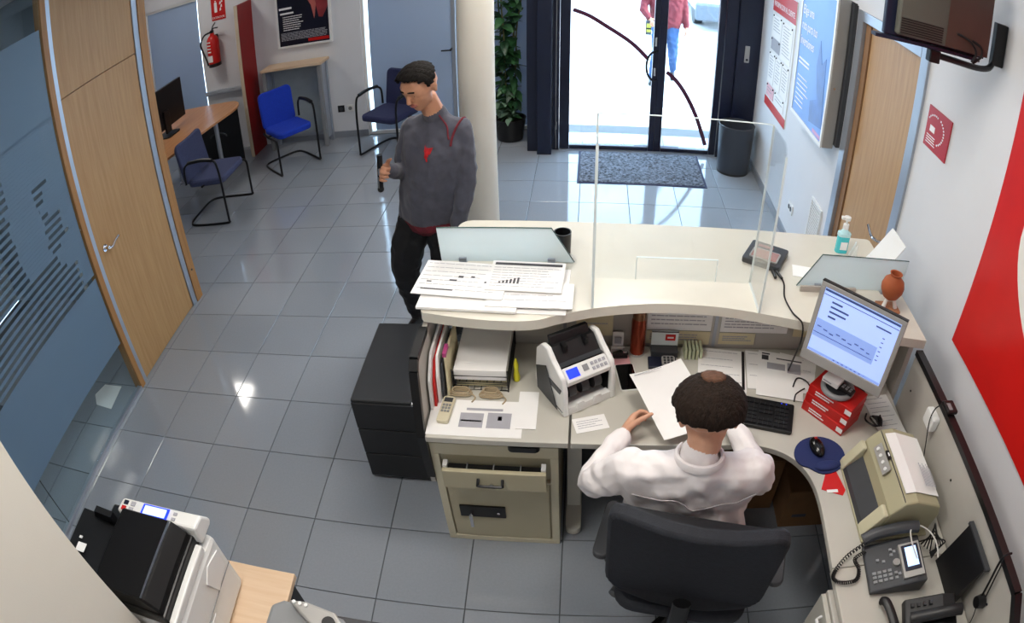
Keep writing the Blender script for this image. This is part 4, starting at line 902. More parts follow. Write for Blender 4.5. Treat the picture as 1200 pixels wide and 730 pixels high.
# money counter
t = thing('money_counter', 'white and black banknote counter with blue display', 'machine', (2.846, -.985, ZD), .58)
w2 = .115
side = [(-.105, .0), (.10, .0), (.115, .05), (.10, .20), (.06, .245), (.02, .25), (-.02, .215), (-.085, .175), (-.10, .12)]
for s in (-1, 1):
    bm = nb(); a = s*w2; prism(bm, side, min(a, a-s*.022), max(a, a-s*.022), 'x'); part(t, 'side_shell', bm, M_WHITEP, world=False, bevel=.007)
inner = -w2+.0225, w2-.0225
for s_ in (-1, 1):
    bm = nb(); a = s_*(w2-.0223); prism(bm, [(-.082, .022), (-.01, .022), (-.01, .135), (-.082, .128)], min(a, a-s_*.002), max(a, a-s_*.002), 'x'); part(t, 'inner_liner', bm, M_BLACK, world=False)
bm = nb(); prism(bm, [(-.005, .02), (.09, .02), (.10, .17), (.06, .235), (.03, .235), (-.03, .178), (-.038, .155), (-.005, .14)], inner[0], inner[1], 'x'); part(t, 'inner_body', bm, M_BLACK, world=False)
bm = nb(); prism(bm, [(-.088, .132), (-.096, .158), (-.048, .192), (-.040, .160)], inner[0], inner[1], 'x'); cp = part(t, 'control_panel', bm, M_WHITEP, world=False, bevel=.004)
def onpanel(xa, xb, u0, u1, h=.002):
    A = Vector((0, -.096, .158)); B = Vector((0, -.048, .192)); d = (B-A); n = Vector((0, -d.z, d.y)).normalized(); bm = nb(); V = []
    for hh in (.0003, h):
        for (x, u) in ((xa, u0), (xb, u0), (xb, u1), (xa, u1)): V.append(bm.verts.new(A+d*u+Vector((x, 0, 0))+n*hh))
    for f in ((3, 2, 1, 0), (4, 5, 6, 7), (0, 1, 5, 4), (1, 2, 6, 5), (2, 3, 7, 6), (3, 0, 4, 7)): bm.faces.new([V[i] for i in f])
    return bm
M_BLUELCD = mat('blue_lcd', '#1f3cff', .3, emit='#1f3cff', estr=.8)
part(cp, 'display', onpanel(-.082, -.035, .2, .8), M_BLUELCD, world=False)
part(cp, 'button', onpanel(-.015, .006, .35, .75, .005), M_MGREY, world=False)
for i in range(4):
    for j in range(2): part(cp, 'button', onpanel(.02+.017*i, .031+.017*i, .22+.34*j, .42+.34*j, .004), M_INKL, world=False)
bm = nb(); prism(bm, [(-.095, .004), (-.02, .004), (-.02, .018), (-.095, .018)], inner[0], inner[1], 'x'); part(t, 'floor_plate', bm, M_WHITEP, world=False)
bm = nb(); prism(bm, [(-.095, .022), (.03, .022), (.03, .125), (-.085, .125), (-.075, .10), (-.006, .10), (-.006, .024)], -w2-.0025, -w2-.0003, 'x'); prism(bm, [(-.06, .01), (.09, .01), (.095, .12), (.02, .17)], -w2-.0045, -w2-.0028, 'x'); part(t, 'side_cover', bm, M_DGREY, world=False)
for x in (-.055, 0, .055):
    bm = nb(); cyl(bm, (x-.016, -.038, .075), (x+.016, -.038, .075), .034); part(t, 'note_wheel', bm, M_DGREY, world=False, smooth=True)
for x in (-.045, .03):
    bm = nb(); prism(bm, rrect(x-.016, x+.016, .012, .055, .008), -.108, -.100, 'y'); part(t, 'catch_plate', bm, M_WHITEP, world=False)
bm = nb(); prism(bm, [(-.07, .0), (-.10, .0), (-.10, .035), (-.07, .035)], inner[0], inner[1], 'x'); part(t, 'front_lip', bm, M_WHITEP, world=False)
bm = nb(); prism(bm, [(.015, .17), (.045, .175), (.075, .262), (.055, .265)], inner[0]+.01, inner[1]-.01, 'x'); part(t, 'hopper_back', bm, M_BLACK, world=False, bevel=.004)
bm = nb(); prism(bm, [(-.045, .194), (-.025, .180), (.05, .185), (.05, .195), (-.02, .19)], inner[0]+.003, inner[1]-.003, 'x'); part(t, 'hopper_tray', bm, M_DGREY, world=False)
for s in (-1, 1):
    bm = nb(); box(bm, s*.045-.008, s*.045+.008, .0, .03, .215, .245); part(t, 'note_guide', bm, M_BLACK, world=False)
# small things behind
sheet('note_paper', 2.905, -1.16, zd, .125, .075, .28, M_PAPER, 'white handwritten note before the banknote counter', rows=4, seed=50)
t = thing('smartphone', 'black smartphone in a white case lying on the desk', 'phone', (3.047, -.902, ZD), .16)
bm = nb(); prism(bm, rrect(-.038, .038, -.077, .077, .010), .0006, .008); part(t, 'case', bm, M_WHITEP, world=False)
bm = nb(); prism(bm, rrect(-.035, .035, -.074, .074, .008), .0082, .010); part(t, 'screen', bm, mat('phone_glass', '#07080a', .08), world=False)
sheet('sticky_note', 3.022, -.785, zd, .075, .075, .15, mat('pink_note_paper', '#e7a9ae', .8), 'pink sticky note under the black stapler')
t = thing('stapler', 'small black and silver stapler on the pink note', 'stapler', (3.022, -.775, ZD+.003), .1)
bm = nb(); box(bm, -.030, .030, -.012, .012, .0, .010); part(t, 'base', bm, M_BLACK, world=False, bevel=.003)
bm = nb(); prism(bm, [(-.032, .011), (.028, .011), (.034, .022), (.0, .032), (-.03, .020)], -.010, .010, 'y'); part(t, 'arm', bm, M_BLACK, world=False, bevel=.003)
bm = nb(); cyl(bm, (.018, 0, .03), (.018, 0, .036), .012); part(t, 'silver_cap', bm, M_CHROME, world=False, smooth=True)
t = thing('spray_can', 'tall copper coloured can standing at the counter panel', 'can', (3.092, -.745, ZD))
bm = nb(); lathe(bm, [(.026, zd), (.030, ZD+.004), (.030, ZD+.17), (.026, ZD+.185)], (3.092, -.745, 0)); part(t, 'can_body', bm, mat('copper_metallic', '#8c3a24', .25, metal=.6, var=.15, scale=8), smooth=True)
bm = nb(); lathe(bm, [(.0275, ZD+.1855), (.0275, ZD+.25), (.022, ZD+.262), (.01, ZD+.264)], (3.092, -.745, 0)); part(t, 'cap', bm, mat('bronze_cap', '#7c5a42', .25, metal=.6, var=.1), smooth=True)
bm = nb(); lathe(bm, [(.031, zd+.001), (.0315, ZD+.012), (.030, ZD+.013)], (3.092, -.745, 0)); part(t, 'bottom_ring', bm, M_CHROME, smooth=True)
# card holder, acrylic organiser
t = thing('card_holder', 'white folded card standing left of the copper can', 'card', (3.012, -.715, ZD)); 
bm = nb(); prism(bm, [(-.735, zd), (-.700, zd), (-.712, ZD+.085), (-.716, ZD+.085)], 2.99, 3.035, 'x'); part(t, 'card', bm, M_PAPER)
part(t, 'card_foot', b1(2.985, 3.04, -.752, -.737, zd, ZD+.03), M_WHITEP)
part(t, 'printed_block', b1(2.998, 3.026, -.7345, -.7300, ZD+.04, ZD+.072), M_INKL)
t = thing('desk_organiser', 'small clear desk organiser with red sticker', 'organiser', (3.205, -.745, ZD))
part(t, 'back_plate', b1(3.150, 3.262, -.722, -.716, zd, ZD+.10), M_PERSPEX_EDGE)
part(t, 'tray', b1(3.150, 3.262, -.772, -.7225, zd, ZD+.03), M_DGREY, bevel=.003)
part(t, 'sticker', b1(3.208, 3.250, -.7245, -.7222, ZD+.055, ZD+.085), M_RED)
part(t, 'sticker_text', b1(3.216, 3.242, -.7255, -.7247, ZD+.066, ZD+.074), M_WHITEINK)
part(t, 'frame', b1(3.150, 3.262, -.7245, -.7222, ZD+.096, ZD+.10), M_BLACK)
t = thing('calculator', 'black and silver calculator before the clear organiser', 'calculator', (3.19, -.815, ZD))
bm = nb(); box(bm, 3.135, 3.252, -.848, -.780, zd, ZD+.016); part(t, 'case', bm, mat('midnight_plastic', '#12162a', .3), bevel=.004)
bm = nb(); prism(bm, rrect(3.19, 3.245, -.843, -.785, .012), ZD+.0165, ZD+.024); part(t, 'silver_pad', bm, M_SILVER)
for i in range(3):
    for j in range(3): part(t, 'button', b1(3.197+.015*i, 3.207+.015*i, -.838+.017*j, -.827+.017*j, ZD+.0242, ZD+.027), M_DGREY)
for i in range(5):
    bm = nb(); box(bm, 3.288+.016*i, 3.298+.016*i, -.78, -.712, zd, ZD+.05); single('stamp_card', bm, mat('pale_green_card', '#b9bfa0', .7, var=.05), 'pale green card upright in the row beside the organiser', 'card', group='upright green cards at the counter panel')
# document piles
sheet('document', 3.44, -.845, zd, .20, .26, -.12, M_PAPER, 'white document before the counter panel joint', rows=5, seed=60, thick=.006)
part(thing('clipboard_edge', 'thin black ruler lying on white documents', 'ruler', (3.53, -.85, ZD+.0075), -.15), 'ruler_blade', b1(-.006, .006, -.12, .12, 0, .002), M_BLACK, world=False)
sheet('document', 3.585, -.84, zd+.0005, .075, .24, -.12, M_PAPER, 'narrow white document right of the black ruler', rows=3, seed=61, thick=.004)
sheet('document', 3.765, -.86, zd, .17, .23, -.32, M_PAPER, 'white document under the photo form', rows=3, seed=62, thick=.003)
sheet('document', 3.69, -.875, zd+.0045, .20, .285, -.22, M_PAPER, 'white form with a small portrait photo above the keyboard', rows=0, seed=63, thick=.0015,
      extra=[(-.085, -.055, .085, .115, M_DGREY, 'printed_photo'), (-.085, -.05, .122, .13, M_INK, 'printed_heading'), (-.02, .095, .100, .107, M_INK, 'printed_heading'), (-.06, .02, .03, .07, M_INKL, 'printed_block'), (.03, .09, .02, .085, M_INKL, 'printed_block')])
# keyboard
t = thing('keyboard', 'black computer keyboard before the clerk', 'keyboard', (3.475, -1.082, ZD), math.radians(-15.5))
bm = nb(); prism(bm, rrect(-.222, .222, -.08, .08, .008), .0006, .018); part(t, 'case', bm, M_BLACK, world=False, bevel=.003)
bm = nb()
for j in range(6):
    for i in range(21):
        if i in (15, 19) and False: continue
        x = -.212+i*.0192+(.006 if i > 14 else 0); 
        if i > 17: x += .006
        if x > .2: continue
        y = -.068+j*.021+(.006 if j == 5 else 0)
        if 14 < i < 18 and j in (2,): continue
        box(bm, x, x+.0155, y, y+.017, .0182, .0235)
part(t, 'key_caps', bm, mat('key_black', '#17181c', .45, var=.2, scale=200), world=False)
for x in (.165, .185): part(t, 'status_light', b1(x, x+.006, .068, .073, .0182, .0192), M_BLUELCD, world=False)
# mouse pad and mouse
t = thing('mouse_pad', 'navy gel mouse pad at the curved desk edge', 'mouse pad', (3.765, -1.325, ZD), .1)
pp = [(.105*math.cos(a)*(1-.10*math.exp(-((a-3.9)/.3)**2)), .095*math.sin(a)*(1-.22*math.exp(-((a-4.0)/.35)**2))) for a in [2*PI*i/40 for i in range(40)]]
bm = nb(); prism(bm, pp, .0006, .006); part(t, 'pad', bm, mat('navy_fabric_pad', '#1c2a5e', .8, var=.06), world=False, smooth=True)
bm = nb(); ball(bm, (.01, -.06, .010), .045, (1.2, .55, .25)); part(t, 'wrist_rest', bm, MATS['navy_fabric_pad'], world=False, smooth=True)
t = thing('computer_mouse', 'black computer mouse with red wheel side on the mouse pad', 'mouse', (3.757, -1.292, ZD+.0065), .15)
bm = nb(); ball(bm, (0, 0, .008), .03, (.95, 1.7, .75), 18)
bmesh.ops.bisect_plane(bm, geom=list(bm.verts)+list(bm.edges)+list(bm.faces), plane_co=(0, 0, .0005), plane_no=(0, 0, 1), clear_inner=True)
bmesh.ops.holes_fill(bm, edges=bm.edges); part(t, 'shell', bm, mat('black_gloss', '#0a0a0c', .15), world=False, smooth=True)
bm = nb(); cyl(bm, (-.004, .028, .027), (.004, .028, .027), .006); part(t, 'wheel', bm, M_RED, world=False)
# monitor
t = thing('flat_monitor', 'silver framed flat monitor showing a pale blue form', 'monitor', (3.829, -1.144, 1.132), rot=(0, 0, 0))
t.rotation_mode = 'XYZ'; t.rotation_euler = (Matrix.Rotation(-.716, 3, 'Z') @ Matrix.Rotation(-.148, 3, 'X')).to_euler()
W, H = .356, .323
bm = nb()
for a in ((-W/2, W/2, -H/2, -H/2+.042), (-W/2, W/2, H/2-.018, H/2), (-W/2, -W/2+.018, -H/2+.042, H/2-.018), (W/2-.018, W/2, -H/2+.042, H/2-.018)): box(bm, a[0], a[1], 0, .02, a[2], a[3])
part(t, 'bezel', bm, M_SILVER, world=False, bevel=.002)
M_SCR = mat('lit_screen', '#a9c1f2', .3, emit='#a9c1f2', estr=.62, var=.03)
scr = part(t, 'screen', b1(-W/2+.018, W/2-.018, .006, .012, -H/2+.042, H/2-.018), M_SCR, world=False)
bm = nb(); prism(bm, [(-W/2+.004, -H/2+.004), (W/2-.004, -H/2+.004), (W/2-.004, H/2-.004), (-W/2+.004, H/2-.004)], .0205, .045, 'y'); part(t, 'rear_cover', bm, M_BLACK, world=False, bevel=.008)
part(t, 'top_edge', b1(-W/2, W/2, .0005, .02, H/2+.0003, H/2+.004), M_BLACK, world=False)
SX = -W/2+.02; SW = W-.04; SB = -H/2+.044; SH = H-.064
M_SCRD = mat('screen_navy', '#35497f', .3, emit='#35497f', estr=.45); M_SCRM = mat('screen_mid_blue', '#8aa6e6', .3, emit='#8aa6e6', estr=.5)
def scrb(name, x0, x1, z0, z1, m): part(scr, name, b1(SX+SW*x0, SX+SW*x1, .0045, .0058, SB+SH*z0, SB+SH*z1), m, world=False)
scrb('title_bar', 0, 1, .955, .985, M_SCRD); scrb('rule_line', 0, 1, .90, .908, M_SCRD)
for i in range(4): scrb('menu_line', .12, .12+(.14, .24, .22, .10)[i], .82-.075*i, .845-.075*i, M_SCRD)
scrb('form_area', .0, .82, .24, .52, M_SCRM); scrb('table_rule', .0, .80, .30, .312, M_SCRD)
for i in range(9): scrb('form_field', .03+.085*i, .03+.085*i+.055, .40-.02*(i % 3), .42-.02*(i % 3), M_SCRD)
scrb('side_text', .72, .92, .80, .82, M_SCRD)
for i in range(6): scrb('side_mark', .84, .87, .68-.07*i, .69-.07*i, M_SCRD)
scrb('task_bar', 0, 1, .0, .035, M_SCRM)
for i in range(8): scrb('task_icon', .35+.06*i, .375+.06*i, .008, .028, M_SCRD)
R = t.matrix_basis
bm = nb(); tube(bm, [Vector((0, .045, -.02)), Vector((0, .10, -.14))], .022); part(t, 'stand_neck', bm, M_DGREY, world=False)
bm = nb(); lathe(bm, [(.075, zd), (.078, ZD+.008), (.06, ZD+.018), (.03, ZD+.02)], (3.985, -.99, 0)); cyl(bm, (3.985, -.99, ZD+.018), (3.945, -1.03, 1.0), .02)
M2 = t.rotation_euler.to_matrix().to_4x4(); M2.translation = t.location; bmesh.ops.transform(bm, verts=bm.verts, matrix=M2.inverted()); part(t, 'stand_base', bm, M_DGREY, world=False, smooth=True)
# red boxes
yw = math.atan2(-.77, .64); bc = Vector((3.862, -1.103))
for i in range(3):
    t = thing('red_box', ('white lettered red box at the bottom of the stack under the monitor', 'middle red box of the stack under the monitor', 'red box on top of the stack under the monitor')[i], 'box', (bc.x+.003*i, bc.y+.002*i, zd+.0445*i), yw+.03*i, group='stacked red boxes')
    part(t, 'carton', b1(-.105, .105, -.068, .068, 0, .044), M_RED, world=False, bevel=.002)
    part(t, 'white_corner', b1(.075, .1055, -.0692, -.0682, .012, .034), M_WHITEINK, world=False)
    part(t, 'printed_text', lines_bm(wallM((-.07, -.0685, .03), (1, 0, 0), (0, 0, 1)), 2, .09, .012, .006, .3, seed=70+i), M_WHITEINK, world=False)
zt2 = zd+.1345
t = thing('cable_ring', 'grey ring shaped holder on top of the red boxes', 'holder', (3.855, -1.105, zt2))
bm = nb(); tube(bm, [(3.855+.062*math.cos(a), -1.105+.062*math.sin(a), zt2+.012) for a in [2*PI*i/32 for i in range(32)]], .011, 10, closed=True); part(t, 'ring', bm, M_MGREY, smooth=True)
bm = nb(); lathe(bm, [(.05, zt2+.001), (.05, zt2+.006), (.01, zt2+.006)], (3.855, -1.105, 0)); part(t, 'dish', bm, M_DGREY)
t = thing('small_carton', 'small white carton lying in the grey ring', 'carton', (3.835, -1.095, zt2+.0245), yw+.05)
part(t, 'carton', b1(-.045, .03, -.022, .03, 0, .022), M_PAPER, world=False, bevel=.002); part(t, 'printed_line', b1(-.04, .0, -.0228, -.0222, .008, .013), M_INKL, world=False)
t = thing('card_reader', 'small black keypad reader beside the white carton', 'reader', (3.88, -1.135, zt2+.0245), yw+.05)
part(t, 'case', b1(-.03, .035, -.02, .018, 0, .012), M_BLACK, world=False, bevel=.003)
for i in range(3):
    for j in range(2): part(t, 'button', b1(-.02+.017*i, -.010+.017*i, -.012+.014*j, -.003+.014*j, .0122, .0142), M_MGREY, world=False)
# papers and cable knot beside the monitor foot
sheet('document', 4.115, -1.12, zd, .13, .24, .12, M_PAPER, 'creased white printout beside the screen panel', rows=8, seed=64, thick=.003)
bm = nb(); rg = random.Random(5)
for k in range(4): tube(bm, smoothpts([(4.03+.03*k*.5, -1.11-.02*k, ZD+.006+.004*k), (4.0+.02*k, -1.17, ZD+.03+.008*k), (4.03+.01*k, -1.21, ZD+.035), (4.065+.006*k, -1.18+.01*k, ZD+.02), (4.05, -1.13, ZD+.012)]), .004, 6)
o = single('cable_knot', bm, M_CABLE, 'tangle of black cables behind the beige printer', 'cable', smooth=True); o['kind'] = 'stuff'
bm = nb(); tube(bm, smoothpts([(3.73, -.95, ZD+.010), (3.76, -.90, ZD+.012), (3.80, -.92, ZD+.010), (3.81, -.99, ZD+.008), (3.79, -1.01, ZD+.008)]), .003, 6); tube(bm, smoothpts([(3.715, -1.04, ZD+.012), (3.73, -1.0, ZD+.010), (3.75, -.98, ZD+.009), (3.78, -.96, ZD+.009)]), .003, 6)
o = single('keyboard_cable', bm, M_CABLE, 'thin cable running from the keyboard over white documents', 'cable', smooth=True)
# beige printer
t = thing('desktop_printer', 'beige desktop passbook printer with a sheet on top', 'printer', (3.97, -1.55, ZD))
px0, px1, py0, py1 = 3.835, 4.135, -1.745, -1.365
prof = [(px0+.05, ZD+.012), (px1-.01, ZD+.012), (px1, ZD+.10), (px1-.015, ZD+.145), (px0+.17, ZD+.185), (px0+.12, ZD+.18), (px0+.075, ZD+.13)]
bm = nb(); prism(bm, prof, py0+.02, py1-.0, 'y'); bd = part(t, 'housing', bm, M_BEIGEP, bevel=.008)
bm = nb(); box(bm, px0, px1-.02, py0, py1-.02, zd, ZD+.0115); part(t, 'base', bm, M_BEIGEP, bevel=.004)
bm = nb(); prism(bm, [(px0, ZD+.012), (px0+.05, ZD+.012), (px0+.072, ZD+.125), (px0+.055, ZD+.125), (px0+.004, ZD+.03)], py0+.02, py0+.075, 'y'); part(t, 'slot_cheek', bm, M_BEIGEP2, bevel=.004)
bm = nb(); prism(bm, [(px0, ZD+.012), (px0+.05, ZD+.012), (px0+.072, ZD+.125), (px0+.055, ZD+.125), (px0+.004, ZD+.03)], py1-.045, py1-.0, 'y'); part(t, 'slot_cheek', bm, M_BEIGEP2, bevel=.004)
bm = nb(); prism(bm, [(px0+.004, ZD+.012), (px0+.05, ZD+.012), (px0+.066, ZD+.085), (px0+.012, ZD+.03)], py0+.0755, py1-.0455, 'y'); part(t, 'paper_slot', bm, M_DGREY)
bm = nb(); prism(bm, [(px0+.082, ZD+.150), (px0+.105, ZD+.178), (px0+.102, ZD+.184), (px0+.078, ZD+.155)], py1-.20, py1-.07, 'y'); kp = part(t, 'key_strip', bm, M_SILVER)
for i in range(4):
    y = py1-.185+i*.032; bm = nb(); cyl(bm, (px0+.091, y, ZD+.168), (px0+.086, y, ZD+.172), .007, n=12); part(kp, 'button', bm, M_WHITEP)
bm = nb(); box(bm, px0+.108, px0+.122, py1-.15, py1-.11, ZD+.178, ZD+.1835); part(t, 'black_badge', bm, M_BLACK); part(t, 'badge_mark', b1(px0+.112, px0+.118, py1-.138, py1-.122, ZD+.1836, ZD+.1845), M_WHITEINK)
part(t, 'seam', b1(px0+.118, px0+.121, py0+.03, py1-.01, ZD+.1805, ZD+.1825), M_DGREY)
bm = nb(); prism(bm, [(px0+.130, ZD+.1845), (px0+.130, ZD+.187), (px0+.172, ZD+.1895), (px1-.012, ZD+.150), (px1+.005, ZD+.105), (px1+.003, ZD+.105), (px1-.014, ZD+.1485), (px0+.172, ZD+.1875)], py0+.065, py1-.03, 'y'); sh = part(thing('paper_sheet', 'white sheet draped over the beige printer', 'paper', (px0+.2, -1.55, ZD+.18)), 'sheet', bm, M_PAPER)
bm = nb(); 
for i in range(9): box(bm, px0+.225+.006*i, px0+.2275+.006*i, py0+.09, py0+.20-.01*(i % 3), ZD+.183-.0018*i+.003, ZD+.1835-.0018*i+.003)
part(sh.parent, 'printed_text', bm, M_INKL)
bm = nb(); prism(bm, [(3.735, -1.49), (3.775, -1.40), (3.815, -1.41), (3.832, -1.50), (3.815, -1.525)], zd, zd+.0012); t = thing('red_card', 'red card half under the beige printer', 'card', (3.78, -1.46, zd)); part(t, 'card', bm, M_REDWALL); part(t, 'white_mark', b1(3.755, 3.80, -1.508, -1.494, zd+.0013, zd+.002), M_WHITEINK)
# desk telephone
t = thing('desk_telephone', 'dark grey desk telephone with lit display before the printer', 'telephone', (3.93, -1.865, ZD), -.06)
bm = nb(); prism(bm, [(-.105, .002), (.10, .002), (.10, .075), (.06, .070), (-.105, .02)], -.105, .09, 'y'); part(t, 'body', bm, M_DGREY, world=False, bevel=.006)
def onphone(x0, x1, y0, y1, h0, h1):
    def zz(x): return .02+(x+.105)/(.165)*.05
    bm = nb(); V = []
    for h in (h0, h1):
        for (x, y) in ((x0, y0), (x1, y0), (x1, y1), (x0, y1)): V.append(bm.verts.new((x, y, zz(x)+h)))
    for f in ((3, 2, 1, 0), (4, 5, 6, 7), (0, 1, 5, 4), (1, 2, 6, 5), (2, 3, 7, 6), (3, 0, 4, 7)): bm.faces.new([V[i] for i in f])
    return bm
part(t, 'display_surround', onphone(.012, .085, -.085, .055, .001, .010), M_SILVER, world=False)
part(t, 'display_frame', onphone(.02, .078, -.06, .045, .0102, .013), M_NAVY, world=False)
part(t, 'display', onphone(.03, .07, -.045, .035, .0132, .0145), mat('lit_phone_display', '#b9d4ff', .3, emit='#b9d4ff', estr=1.1), world=False)
for i in range(4):
    for j in range(3): part(t, 'button', onphone(-.09+.018*i, -.078+.018*i, -.075+.017*j, -.064+.017*j, .0005, .005), M_MGREY, world=False)
for (x, y) in ((-.015, -.075), (-.003, -.062), (-.015, -.055), (-.02, .02), (-.008, .032), (-.02, .042), (-.05, .0), (-.07, .01)): part(t, 'button', onphone(x, x+.010, y, y+.010, .0005, .005), M_MGREY, world=False)
bm = nb(); cyl(bm, (-.002, -.012, .048), (-.004, -.012, .062), .014); part(t, 'navigation_key', bm, M_SILVER, world=False, smooth=True)
bm = nb(); tube(bm, smoothpts([(-.11, .098, .045), (-.06, .108, .068), (.03, .108, .095), (.09, .10, .105)]), .020, 10, flat=1.15); part(t, 'handset', bm, M_DGREY, world=False, smooth=True)
bm = nb(); pts = smoothpts([(3.835, -1.775, ZD+.05), (3.77, -1.80, ZD+.02), (3.715, -1.85, ZD+.012), (3.70, -1.885, ZD+.01), (3.73, -1.905, ZD+.012), (3.78, -1.90, ZD+.012), (3.80, -1.86, ZD+.012), (3.79, -1.82, ZD+.02), (3.83, -1.80, ZD+.03)], 14)
hel = []
for i, p in enumerate(pts):
    d = (pts[min(i+1, len(pts)-1)]-pts[max(i-1, 0)]); u, v = frame_of(d)
    for k in range(3): a = 2*PI*(i*3+k)/6; hel.append(p+(u*math.cos(a)+v*math.sin(a))*.006)
tube(bm, hel, .0022, 5); single('coiled_cord', bm, M_CABLE, 'coiled black handset cord hanging at the desk edge', 'cord', smooth=True)
bm = nb(); tube(bm, [(3.96+.05*math.cos(a)*1.0+.06, -1.80-.06+.10*math.sin(a), ZD+.11+.01*math.cos(2*a)) for a in [-.6+i*.25 for i in range(18)]], .003, 6); single('white_cable', bm, M_CABLEW, 'white cable looped over the telephone display', 'cable', smooth=True)
# black cordless base, handsets, folder stand, headset
t = thing('black_telephone', 'black telephone with raised handset beyond the grey one', 'telephone', (4.0, -2.10, ZD), -.2)
bm = nb(); prism(bm, [(-.08, .001), (.10, .001), (.10, .085), (.05, .08), (-.08, .03)], -.07, .07, 'y'); part(t, 'body', bm, M_BLACK, world=False, bevel=.006)
bm = nb(); tube(bm, smoothpts([(-.07, -.02, .055), (0, -.02, .085), (.07, -.02, .115), (.10, -.02, .12)]), .018, 10, flat=1.3); part(t, 'handset', bm, M_BLACK, world=False, smooth=True)
for i in range(4): part(t, 'button', b1(-.06+.02*i, -.048+.02*i, .03, .045, .038+.009*i, .046+.009*i), M_DGREY, world=False)
bm = nb(); tube(bm, smoothpts([(3.855, -2.00, ZD+.016), (3.865, -2.015, ZD+.03), (3.875, -2.07, ZD+.03), (3.88, -2.14, ZD+.025), (3.875, -2.20, ZD+.016)]), .014, 10, flat=1.2)
single('cordless_handset', bm, M_BLACK, 'curved black handset lying before the black base', 'handset', smooth=True)
t = thing('document_stand', 'black angled stand against the screen panel', 'stand', (4.12, -1.97, ZD))
bm = nb(); prism(bm, [(4.125, zd), (4.165, zd), (4.180, ZD+.20), (4.172, ZD+.205)], -2.05, -1.86, 'y'); part(t, 'plate', bm, M_BLACK)
bm = nb(); box(bm, 4.172, 4.192, -2.06, -1.85, ZD+.20, ZD+.212); part(t, 'top_lip', bm, M_DGREY)
bm = nb()
for k in range(5): tube(bm, smoothpts([(4.06+.01*k, -1.78-.012*k, ZD+.02), (4.10, -1.80+.008*k, ZD+.06+.012*k), (4.13-.006*k, -1.84, ZD+.09-.01*k), (4.09, -1.84-.006*k, ZD+.03)]), .003, 6)
o = single('cable_tangle', bm, M_CABLE, 'tangle of thin cables between telephone and black stand', 'cable', smooth=True); o['kind'] = 'stuff'
t = thing('headset', 'black headset hung over the screen panel edge', 'headset', (4.17, -2.11, .82))
bm = nb(); tube(bm, smoothpts([(4.185, -2.115, .845), (4.178, -2.10, .93), (4.175, -2.085, 1.0), (4.185, -2.075, 1.035), (4.215, -2.075, 1.04)]), .0045, 8); tube(bm, smoothpts([(4.185, -2.13, .87), (4.180, -2.11, .95), (4.178, -2.095, 1.01), (4.185, -2.075, 1.035)]), .003, 8); part(t, 'headband', bm, M_BLACKM, smooth=True)
bm = nb(); cyl(bm, (4.193, -2.125, .835), (4.165, -2.125, .835), .027, .022); part(t, 'ear_pad', bm, M_BLACK, smooth=True)
bm = nb(); tube(bm, smoothpts([(4.18, -2.13, .81), (4.17, -2.16, .78), (4.14, -2.20, .745), (4.10, -2.24, .73)]), .002, 6); part(t, 'headset_cord', bm, M_CABLE, smooth=True)
t = thing('wall_adapter', 'white rounded adapter fixed on the screen panel', 'adapter', (4.185, -1.34, .90))
bm = nb(); prism(bm, rrect(-1.395, -1.315, .895, .965, .012), 4.165, 4.1975, 'x'); part(t, 'case', bm, M_WHITEP, bevel=.006)
t = thing('cable_clip', 'black clip with cable on the screen panel edge', 'clip', (4.2, -1.39, 1.02))
bm = nb(); box(bm, 4.183, 4.235, -1.43, -1.365, 1.0215, 1.04); part(t, 'clip_body', bm, M_BLACK, bevel=.006)
part(t, 'clip_label', b1(4.195, 4.212, -1.42, -1.385, 1.0402, 1.0415), M_MGREY)
bm = nb(); tube(bm, smoothpts([(4.184, -1.38, 1.03), (4.165, -1.37, 1.0), (4.16, -1.375, .94), (4.168, -1.41, .85), (4.17, -1.45, .78), (4.165, -1.50, .74)]), .0025, 6); part(t, 'thin_cable', bm, M_CABLE, smooth=True)

# ================================================================== PRINTER TABLE, BOTTOM LEFT
t = thing('printer_table', 'pale beech table under the white multifunction printer', 'table', (1.47, -2.15, 0))
part(t, 'tabletop', b1(1.0, 1.936, -2.38, -1.92, .675, .70), M_WOOD_PALE, bevel=.003)
for (x, y) in ((1.04, -2.33), (1.04, -1.96), (1.90, -2.33), (1.90, -1.96)): part(t, 'leg', b1(x-.02, x+.02, y-.02, y+.02, 0, .6745), M_BLACKM)
t = thing('multifunction_printer', 'white multifunction printer with black document feeder', 'printer', (1.52, -2.17, .70))
M_MFP = mat('mfp_white', '#e3e3e0', .4, var=.02); zt = .7006
bm = nb(); box(bm, 1.33, 1.75, -2.365, -1.99, zt, .98); part(t, 'body', bm, M_MFP, bevel=.02)
bm = nb(); prism(bm, [(-2.12, .84), (-2.03, .86), (-2.02, .93), (-2.10, .95), (-2.15, .92)], 1.7505, 1.755, 'x'); part(t, 'side_handle', bm, M_WHITEP)
bm = nb(); prism(bm, [(-2.30, .74), (-2.20, .74), (-2.20, .82), (-2.30, .82)], 1.7505, 1.754, 'x'); part(t, 'side_handle', bm, M_WHITEP)
part(t, 'side_seam', b1(1.7502, 1.7525, -2.36, -2.0, .835, .838), M_MGREY)
for i in range(6): part(t, 'vent_slot', b1(1.7502, 1.753, -2.29+.016*i, -2.282+.016*i, .75, .81), M_INKL)
bm = nb(); box(bm, 1.32, 1.72, -2.362, -2.00, .985, 1.035); part(t, 'scanner', bm, M_BLACK, bevel=.008)
bm = nb(); prism(bm, [(-2.05, 1.0), (-1.965, 1.0), (-1.955, 1.015), (-1.99, 1.068), (-2.045, 1.072)], 1.385, 1.745, 'x'); cp = part(t, 'control_panel', bm, M_MFP, bevel=.012)
